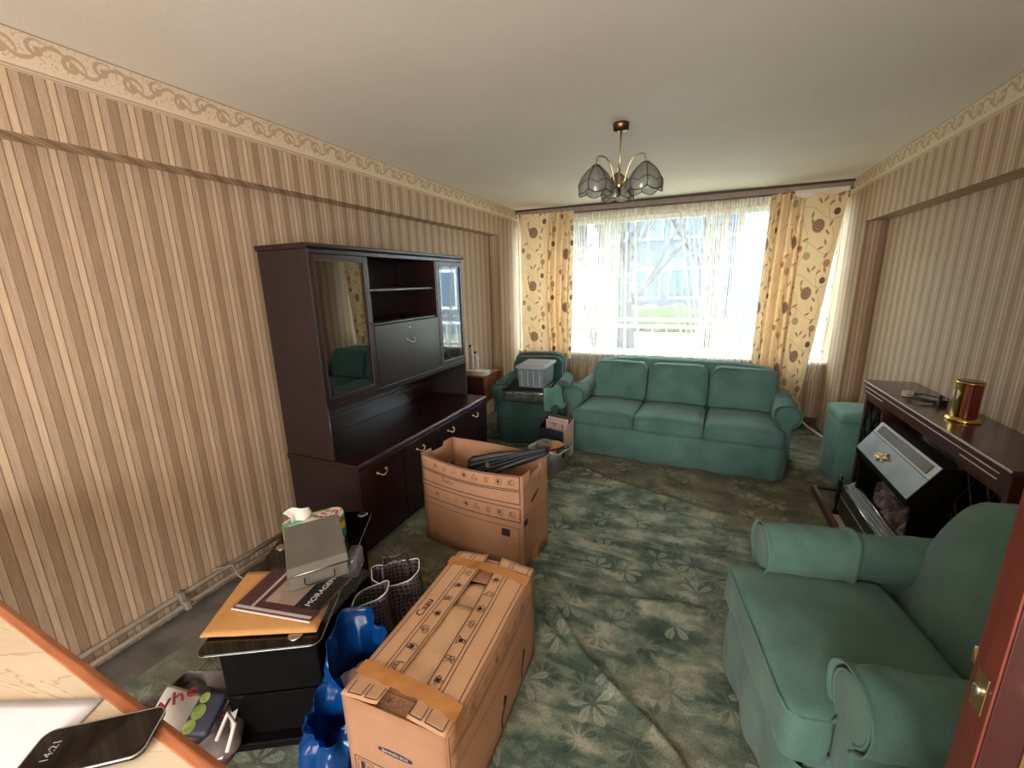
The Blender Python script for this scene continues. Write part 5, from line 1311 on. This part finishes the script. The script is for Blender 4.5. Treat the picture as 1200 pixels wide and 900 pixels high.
    bm = BM(); Ft = frame((x0 + .11, y0 + .006, H - .0065), (1, 0, 0), (0, 1, 0)); rect(bm, -.02, .004, .12, .05, .0022, Ft)
    for k in range(4): icon(bm, k, .0 + k * .03, .027, .03, Ft)
    obj('print', bm, M['ink_soft'], t)
    F = frame((x1 + e / 2, y0, 0), (0, 1, 0), (0, 0, 1)); bm = BM(); wq = lambda p: wp(p)
    for z in (H - .02, H - .075, H - .085, H - .14): ribbon(bm, [(.015, z), (L - .02, z)], .0022, F, wq)
    ribbon(bm, [(.008, H - .01), (.008, .01)], .003, F, wq)
    for k in range(8): icon(bm, k + 1, .06 + k * .08, H - .048, .034, F, wq, .002)
    obj('print', bm, M['ink_soft'], s)
    for ya, yb_ in ((.30, .335), (.50, .53)):
        bm = BM(); poly(bm, [(ya, .10), (yb_, .02), (yb_ + .006, .17), (ya + .02, .20)], F, .001, wq); obj('handle_slot', bm, M['dark_in'], s)
    # tape straps
    for va in (.125, .905):
        bm = BM(); n = 30; seq = []
        for i in range(n + 1):
            k = i / n; x = -W / 2 - .006 + (W + .012) * k
            zz = H + .0095 + (.0 if 0 else 0)
            if k < .5: zz = max(ff(min(1, max(0, (x + W / 2) / (W / 2 - .04))), va).z, H) + .0035
            else: zz = max(fg(min(1, max(0, (W / 2 - x) / (W / 2 - .04))), va).z, H) + .0035
            seq.append((x, zz))
        seq = [(-W / 2 - .006, H - .035)] + seq + [(W / 2 + .006, H - .07)]
        prev = None
        for i, (x, z) in enumerate(seq):
            y = y0 + L * va + .002 * math.sin(i * .35) + (-.022 * (i / n) if va < .5 else -.01 * i / n); w = .048
            c = [bm.verts.new((x, y - w / 2 + .003 * math.sin(i), z + .002)), bm.verts.new((x, y, z + .0022 + .0006 * math.sin(i))), bm.verts.new((x, y + w / 2, z + .002))]
            if prev: bm.faces.new((prev[0], c[0], c[1], prev[1])); bm.faces.new((prev[1], c[1], c[2], prev[2]))
            prev = c
        obj('tape_strap', bm, M['tape'], t, False, solid=.0008)
taped_box()

# ------------------------------------------------------------------ television stand and what lies on it
def stand():
    t = thing('television_stand', 'low black glass television stand beside the striped wall', 'stand', (-1.392, 1.038, 0), R_(-60.4)); Lx, Ly, H = .82, .37, .45
    bm = BM(); o = loop_rect(Lx, Ly, .03, 5); prism(bm, [(x, y, 0) for x, y in o], (0, 0, H - .010), (0, 0, .010)); obj('top_glass', bm, M['black_glass'], t, bevel=.002)
    bm = BM(); tube(bm, [(x, y, H - .004) for x, y in loop_rect(Lx + .002, Ly + .002, .03, 5)], .0015, 5, True); obj('polished_edge', bm, M['steel'], t, True, label='thin bright polished edge of the glass top')
    obox('middle_shelf', (-Lx / 2 + .05, Lx / 2 - .05, -Ly / 2 + .02, Ly / 2 - .03, .22, .228), M['black_glass'], t, .002); obox('bottom_shelf', (-Lx / 2 + .02, Lx / 2 - .02, -Ly / 2 + .01, Ly / 2 - .02, .03, .06), M['black_matt'], t, .004)
    obox('back_panel', (-.28, .28, -Ly / 2 + .02, -Ly / 2 + .04, .06, H - .012), M['black_matt'], t)
    for s in (-1, 1): obox('side_frame', (s * (Lx / 2 - .07) - .012, s * (Lx / 2 - .07) + .012, -Ly / 2 + .03, Ly / 2 - .03, 0, H - .01), M['black_matt'], t, .006)
    for x, y in ((-.145, -.145), (-.375, .145), (.365, .10)):
        bm = BM(); lathe(bm, [(.024, 0), (.024, .004), (.020, .0055)], 24, (x, y, H)); obj('support_disc', bm, M['steel'], t, True)
    # video player / black box below
    zt = H
    bm = BM()
    c = [(-1.40, .64), (-1.065, .80), (-1.215, 1.075), (-1.557, .915)]
    def env(u, v):
        a = Vector((*c[0], 0)).lerp(Vector((*c[1], 0)), u); b = Vector((*c[3], 0)).lerp(Vector((*c[2], 0)), u); p = a.lerp(b, v); edge = min(u, 1 - u, v, 1 - v)
        p.z = zt + .0095 + .006 * min(1, edge * 6) + .0015 * nz(u * 5, v * 5); return p
    grid(bm, 18, 14, env); tag(obj('padded_envelope', bm, M['manila'], None, True, solid=.006), 'large manila envelope lying across the front of the black stand', 'envelope')
    def sheet(nm, cat, lab, pts, z, m, th=.003, group=None, parent=None):
        bm = BM(); prism(bm, [(x, y, 0) for x, y in pts], (0, 0, z), (0, 0, th)); o = obj(nm, bm, M[m], parent)
        if not parent: tag(o, lab, cat, group)
        return o
    def bil(P, u, v):
        a = Vector(P[0]).lerp(Vector(P[1]), u); b = Vector(P[3]).lerp(Vector(P[2]), u); return a.lerp(b, v)
    P = [(-1.405, .755), (-1.10, .812), (-1.13, 1.03), (-1.455, .955)]; z = zt + .022
    t = thing('magazine_pack', 'maroon and pink brochure pack in a clear sleeve on the manila envelope', 'magazines', (0, 0, z))
    def q(u0, u1, v0, v1): return [tuple(bil(P, a, b)) for a, b in ((u0, v0), (u1, v0), (u1, v1), (u0, v1))]
    sheet('white_sheets', '', '', q(-.01, .99, -.02, 1), 0, 'tissue', .004, parent=t)
    sheet('cover', '', '', q(0, 1, 0, 1), .0045, 'leaflet', .003, parent=t); sheet('pale_panel', '', '', q(.30, .97, .22, .97), .008, 'leaflet_pale', .001, parent=t)
    d = sheet('dark_panel', '', '', q(.68, .98, .20, .96), .0095, 'black_matt', .001, parent=t)
    sheet('white_band', '', '', q(.02, .98, .02, .07), .008, 'paper', .001, parent=t); sheet('white_band', '', '', q(.20, .235, .05, .98), .0092, 'paper', .0008, parent=t)
    cc = bil(P, .83, .56); dr = (bil(P, .83, 1) - bil(P, .83, 0)).normalized(); ang = math.atan2(dr.y, dr.x)
    text('lettering', 'MORAGEM', .030, M['paper'], d, Matrix.Translation((cc.x, cc.y, .0140)) @ Matrix.Rotation(ang, 4, 'Z'))
    bm = BM(); grid(bm, 14, 10, lambda u, v: Vector((*bil(P, u * 1.04 - .02, v * 1.04 - .02), .0125 + .0022 * nz(u * 9, v * 7)))); obj('clear_sleeve', bm, M['sleeve'], t, True)
    bm = BM(); grid(bm, 8, 16, lambda u, v: Vector((-1.095 - .03 * v + .05 * u, .80 + .25 * v + .02 * u, .010 + .02 * math.sin(PI * u) + .006 * nz(u * 6, v * 12)))); w = obj('bubble_wrap', bm, M['sleeve'], None, True, loc=(0, 0, z)); tag(w, 'crumpled clear bubble wrap strip at the right of the brochures', 'bubble wrap')
    # cash box
    c0 = Vector((-1.275, .882, .482)); c1 = Vector((-1.158, 1.030, .482)); ux = (c1 - c0).normalized(); W = (c1 - c0).length + .01
    t = thing('cash_box', 'grey metal cash box tilted on top of the brochures', 'cash box', c0); ang = math.atan2(ux.y, ux.x); t.rotation_euler = (R_(13), 0, ang); D, Hh = .245, .085
    bm = BM(); box(bm, 0, W, .0, D, 0, Hh - .02); obj('body', bm, M['grey_metal2'], t, bevel=.003)
    bm = BM(); prism(bm, [(-.003, -.004, 0), (-.003, D + .003, 0), (-.003, D + .003, .022), (-.003, .02, .026), (-.003, -.004, .012)], (0, 0, Hh - .02), (W + .006, 0, 0)); obj('lid', bm, M['grey_metal'], t, bevel=.003)
    bm = BM(); tube(bm, [(-.004, -.006, Hh - .009), (W + .004, -.006, Hh - .009)], .003, 6); obj('lid_edge', bm, M['steel'], t, True)
    bm = BM(); hz, hw = Hh - .034, .05; tube(bm, [(W / 2 - hw, -.004, hz), (W / 2 - hw, -.012, hz - .004), (W / 2 - hw, -.014, hz - .022), (W / 2 - hw + .012, -.014, hz - .028), (W / 2 + hw - .012, -.014, hz - .028), (W / 2 + hw, -.014, hz - .022), (W / 2 + hw, -.012, hz - .004), (W / 2 + hw, -.004, hz)], .0022, 8); obj('handle', bm, M['lead'], t, True, label='dark wire carrying handle')
    # tissue box behind
    t = thing('tissue_box', 'colourful green, yellow and blue tissue box behind the cash box', 'tissue box', (-1.492, 1.192, zt + .001), R_(54)); t.scale = (1.0, .9, 1.22); w, d, h = .25, .12, .09
    o = loop_rect(w, d, .05, 8)
    for nm, m, z0, z1, s in (('lower_band', 'tissue_teal', 0, .035, 1), ('side_band', 'tissue_yellow', .035, .062, 1), ('side_band', 'tissue_green', .062, .08, 1)):
        bm = BM(); prism(bm, [(x * s, y * s, 0) for x, y in o], (0, 0, z0), (0, 0, z1 - z0)); obj(nm, bm, M[m], t)
    bm = BM(); prism(bm, [(x * .99, y * .99, 0) for x, y in o], (0, 0, .08), (0, 0, .010)); obj('top_panel', bm, M['tissue_art'], t, bevel=.003)
    bm = BM(); prism(bm, [(.055 + .05 * math.cos(a), .03 * math.sin(a), 0) for a in [k * PI / 8 for k in range(16)]], (0, 0, .0905), (0, 0, .001)); obj('red_picture', bm, M['tissue_red'], t)
    bm = BM(); grid(bm, 10, 10, lambda u, v: Vector((-.055 + (u - .5) * (.07 + .03 * v) + .01 * math.sin(v * 4), (.5 - abs(u - .5)) * .03 + .012 * math.sin(u * 7), .088 + .055 * v * (1 - .3 * abs(u - .4))))); obj('tissue', bm, M['tissue'], t, True, solid=.001)
    # small remote beside
    bm = BM(); rbox(bm, (0, 0, .008), (.03, .05, .016), .006, (4, 6, 3)); tag(obj('white_plug', bm, M['white'], None, True, loc=(-1.385, 1.215, zt + .001)), 'tiny white plug on the black glass right of the cash box', 'plug')
    bm = BM(); rbox(bm, (0, 0, .045), (.05, .10, .09), .015, (5, 6, 6)); tag(obj('glass_jar', bm, M['plastic_clear'], None, True, loc=(-1.175, 1.095, zt - .002), rot=(0, 0, .5)), 'small grey translucent jar at the right edge of the black stand', 'jar')
stand()

# ------------------------------------------------------------------ bags on the floor
def bagsurf(bm, c, rx, ry, h, seed, crump=.02, nu=64, nv=20, open_top=True, lean=(0, 0), ell=2.4, drop=0):
    def fn(u, v):
        a = 2 * PI * u; cc, ss = math.cos(a), math.sin(a); k = (abs(cc) ** ell + abs(ss) ** ell) ** (-1 / ell)
        bulge = .72 + .32 * math.sin(PI * min(1, v * 1.05)) if v < .8 else .72 + .32 * math.sin(PI * .8 * 1.05) * 1 - .1 * (v - .8)
        r = k * bulge * (1 + .0)
        n = crump * (nz(cc * 1.4 + seed, ss * 1.4, v * 2.5) + .18 * nz(cc * 6 + seed, ss * 6, v * 7))
        return Vector((c[0] + lean[0] * v + (rx * r + n) * cc, c[1] + lean[1] * v + (ry * r + n) * ss, c[2] + h * v * (1 + .10 * nz(cc * 1.2 + seed, ss * 1.2, 3) * v - drop * v * max(0, cc * .65 - ss * .75))))
    V = grid(bm, nu, nv, fn, cu=True); bm.faces.new([x[0] for x in V][::-1]); return V
def bags():
    t = thing('plaid_shopper', 'navy and white plaid shopping bag slumped between the black stand and the taped box', 'bag', (-1.12, 1.26, 0), R_(38))
    bm = BM(); 
    def fn(u, v):
        a = 2 * PI * u; x = .10 * math.copysign(abs(math.cos(a)) ** .45, math.cos(a)); y = .045 * math.copysign(abs(math.sin(a)) ** .45, math.sin(a)); s = 1 + .08 * math.sin(PI * v)
        return Vector((x * s + .012 * nz(x * 20, y * 20, v * 5), y * s + .02 * nz(x * 14, v * 6, 7), .36 * v - .05 * v * (y < 0) * (.5 + .5 * math.cos(x * 20))))
    V = grid(bm, 60, 16, fn, cu=True); bm.faces.new([x[0] for x in V][::-1]); obj('body', bm, M['plaid'], t, True, solid=.003)
    bm = BM(); tube(bm, [V_ for V_ in [fn(k / 40, 1) for k in range(40)]], .0025, 6, True); obj('rim_binding', bm, M['frame_white'], t, True, label='white bound rim')
    for y in (-.04, .04):
        bm = BM(); tube(bm, [(-.05, y, .34), (-.05, y * .9, .40), (0, y * .4 - .02, .42), (.05, y * .9, .40), (.05, y, .34)], .007, 6); obj('handle', bm, M['plaid'], t, True)
    t = thing('plaid_pouch', 'smaller open plaid bag with white binding hanging by the stand edge', 'bag', (-1.135, 1.115, 0), .5)
    bm = BM()
    def fn2(u, v):
        a = 2 * PI * u; x = .075 * math.copysign(abs(math.cos(a)) ** .6, math.cos(a)); y = .05 * math.copysign(abs(math.sin(a)) ** .6, math.sin(a))
        return Vector((x + .01 * nz(x * 20, v * 5), y + .012 * nz(y * 20, v * 6, 2), .335 * v + .03 * x / .075 * v))
    V = grid(bm, 50, 14, fn2, cu=True); bm.faces.new([x[0] for x in V][::-1]); obj('body', bm, M['plaid'], t, True, solid=.003)
    bm = BM(); tube(bm, [fn2(k / 40, 1) for k in range(40)], .0025, 6, True); obj('rim_binding', bm, M['frame_white'], t, True)
    bm = BM(); bagsurf(bm, (-1.025, .915, .0), .10, .115, .36, 3, .05, lean=(-.0, .0), drop=.35); tag(obj('blue_carrier_bag', bm, M['blue_bag'], None, True, solid=.001), 'upright open blue plastic bag between the stand and taped box', 'bag')
    bm = BM(); rbox(bm, (-1.03, .915, .12), (.12, .12, .16), .04, (8, 8, 8), lambda p, u, v, w: p * (1 + .3 * nz(p.x * 20, p.y * 20, p.z * 20))); tag(obj('crumpled_paper', bm, M['pink_paper'], None, True), 'crumpled pale wrapping inside the upright blue bag', 'paper')
    bm = BM(); bagsurf(bm, (-.985, .735, .0), .095, .085, .24, 12, .06, lean=(0, .02), drop=.15); tag(obj('blue_carrier_bag', bm, M['blue_bag'], None, True, solid=.001), 'lower slumped blue plastic bag nearest the camera', 'bag')
    bm = BM(); rbox(bm, (-.93, .655, .06), (.09, .07, .10), .03, (6, 6, 6), lambda p, u, v, w: p * (1 + .2 * nz(p.x * 20, p.y * 20, p.z * 20))); tag(obj('red_bag', bm, M['red'], None, True), 'small bright red item at the foot of the lower blue bag', 'bag')
    # grey plush bag with a white shopper and a green printed packet
    bm = BM(); bagsurf(bm, (-1.47, .60, 0), .16, .13, .21, 6, .05, lean=(0, .02), ell=2.0, drop=.25); tag(obj('grey_bag', bm, M['grey_bag'], None, True, solid=.006), 'wide open grey cloth bag on the floor beside the marble-topped table', 'bag')
    t = thing('white_shopper', 'white shopper with red lettering stuffed in the open grey bag', 'bag', (-1.425, .585, .10), R_(25))
    Fm = None
    def sh(u, v): return Vector((-.12 + .24 * u, -.02 + .05 * math.sin(u * 5) + .02 * nz(u * 4, v * 4), -.02 + .17 * v + .02 * math.sin(u * 7)))
    def sh2(u, v): p = Vector((-.14 + .26 * u, -.07 + .16 * v, .06 + .04 * math.sin(u * 5 + v * 2) + .05 * v - .05 * abs(u - .5))); return p
    bm = BM(); grid(bm, 20, 14, sh2); b = obj('body', bm, M['tote'], t, True, solid=.002)
    p = sh2(.30, .55); text('lettering', 'whe', .075, M['red_dark'], b, Matrix.Translation((p.x, p.y, p.z + .045)) @ Matrix.Rotation(R_(35), 4, 'Z'), .002); p = sh2(.85, .5); text('lettering', 'ik', .05, M['red_dark'], b, Matrix.Translation((p.x, p.y, p.z + .05)) @ Matrix.Rotation(R_(20), 4, 'Z'), .002)
    bm = BM(); tube(bm, [(.10, -.05, .05), (.13, -.02, .12), (.16, -.04, .10), (.15, -.08, .04)], .007, 6); obj('handle', bm, M['tote'], t, True)
    t = thing('green_packet', 'dark packet with round green pictures lying on the white shopper', 'packet', (-1.385, .60, .20), R_(20), rot=(R_(20), 0, R_(20)))
    bm = BM(); rbox(bm, (0, 0, 0), (.09, .12, .03), .01, (6, 8, 4)); b = obj('body', bm, M['navy'], t, True)
    for x, y, r in ((-.02, .04, .016), (-.015, .0, .022), (-.02, -.04, .02)):
        bm = BM(); lathe(bm, [(r, 0), (r, .002), (r * .6, .003)], 16, (x, y, .015)); obj('green_disc', bm, M['green_bottle'], b)
    bm = BM(); tube(bm, [(-1.842, .907, .008), (-1.80, .84, .03), (-1.77, .766, .035), (-1.71, .70, .03), (-1.67, .632, .008)], .004, 6); tag(obj('dry_cane', bm, M['cane'], None, True), 'thin bent pale cane lying on the carpet beyond the open grey bag', 'cane')
bags()

# ------------------------------------------------------------------ marble-topped table by the camera, with phone and paper
def table():
    t = thing('marble_topped_table', 'cream marble-pattern table top with orange wooden edge in the near left corner', 'table', (-1.2, -.046, 0), R_(-2)); z = .9
    obox('top', (-.90, .90, -.30, .301, z - .03, z - .001), M['marble'], t, 0)
    bm = BM(); prism(bm, [(-.92, .30, z - .034), (-.92, .30, z + .001), (-.92, .312, z + .003), (-.92, .322, z - .002), (-.92, .324, z - .02), (-.92, .318, z - .034)], (0, 0, 0), (1.84, 0, 0)); obj('wooden_edge', bm, M['edge_wood'], t, bevel=.002, label='orange wooden edging')
    obox('wooden_edge', (.90, .92, -.30, .30, z - .034, z + .001), M['edge_wood'], t, .002)
    for x in (-.84, .80):
        for y in (-.25, .20): obox('leg', (x, x + .045, y, y + .045, 0, z - .03), M['edge_wood'], t, .003)
    obox('apron', (-.80, .80, .20, .22, z - .10, z - .03), M['edge_wood'], t, .002)
    bm = BM(); P = [(-1.02, .02), (-.83, .10), (-.838, .253), (-1.02, .163)]
    def fn(u, v):
        a = Vector(P[0]).lerp(Vector(P[1]), u); b = Vector(P[3]).lerp(Vector(P[2]), u); p = a.lerp(b, v); return Vector((p.x, p.y, z + .001 + .004 * max(0, u - .7) * v + .002 * abs(nz(u * 4, v * 4))))
    P = [(-1.10, -.05), (-.76, .05), (-.850, .240), (-1.20, .09)]
    grid(bm, 16, 12, fn); tag(obj('paper_sheet', bm, M['paper'], None, True, solid=.001), 'creased white paper under the phone on the marble-topped table', 'paper')
    d = Vector((.12, .091)).normalized(); ang = math.atan2(d.y, d.x)
    t = thing('mobile_phone', 'black mobile phone lying face up on the marble-topped table', 'phone', (-.800, .205, z + .004)); t.rotation_euler = (0, 0, ang)
    # local x along the long side; top-left corner of the phone's long edge near the paper
    w, h, th = .158, .076, .008; cx, cy = .020, -.030
    bm = BM(); prism(bm, [(x + cx, y + cy, 0) for x, y in loop_rect(w, h, .014, 8)], (0, 0, 0), (0, 0, th)); obj('case', bm, M['black'], t, bevel=.002)
    bm = BM(); tube(bm, [(x + cx, y + cy, th - .0015) for x, y in loop_rect(w - .001, h - .001, .014, 8)], .0016, 6, True); obj('frame', bm, M['steel'], t, True, label='bright metal rim')
    bm = BM(); prism(bm, [(x + cx, y + cy, 0) for x, y in loop_rect(w - .006, h - .006, .011, 8)], (0, 0, th - .001), (0, 0, .0016)); s = obj('screen', bm, M['phone'], t)
    text('clock_digits', '14:21', .015, M['led'], s, Matrix.Translation((cx - w / 2 + .030, cy, th + .0008)) @ Matrix.Rotation(R_(90), 4, 'Z'), .0001)
table()

# ------------------------------------------------------------------ open door at the right edge
def door():
    x0, ya, yb = .369, .610, .655
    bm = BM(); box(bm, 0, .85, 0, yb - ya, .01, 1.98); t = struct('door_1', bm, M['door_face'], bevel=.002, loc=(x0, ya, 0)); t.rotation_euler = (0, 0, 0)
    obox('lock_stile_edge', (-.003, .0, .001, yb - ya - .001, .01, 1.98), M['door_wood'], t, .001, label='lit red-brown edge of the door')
    obox('latch_plate', (-.0042, -.003, .010, .034, 1.00, 1.055), M['brass_dull'], t, .0005)
    bm = BM(); rbox(bm, (-.006, .022, 1.03), (.008, .012, .014), .003, (3, 3, 3)); obj('latch', bm, M['steel'], t, True)
    bm = BM(); tube(bm, [(.05, yb - ya, 1.03), (.05, yb - ya + .035, 1.03), (.02, yb - ya + .045, 1.03)], [.010, .009, .012], 12); obj('handle', bm, M['brass_dull'], t, True)
    obox('back_plate', (.035, .065, -.003, 0, .94, 1.10), M['brass_dull'], t, .001)
    bm = BM(); tube(bm, [(.05, -.003, 1.03), (.05, -.035, 1.03), (.09, -.045, 1.03)], [.010, .009, .010], 12); obj('handle', bm, M['brass_dull'], t, True)
door()
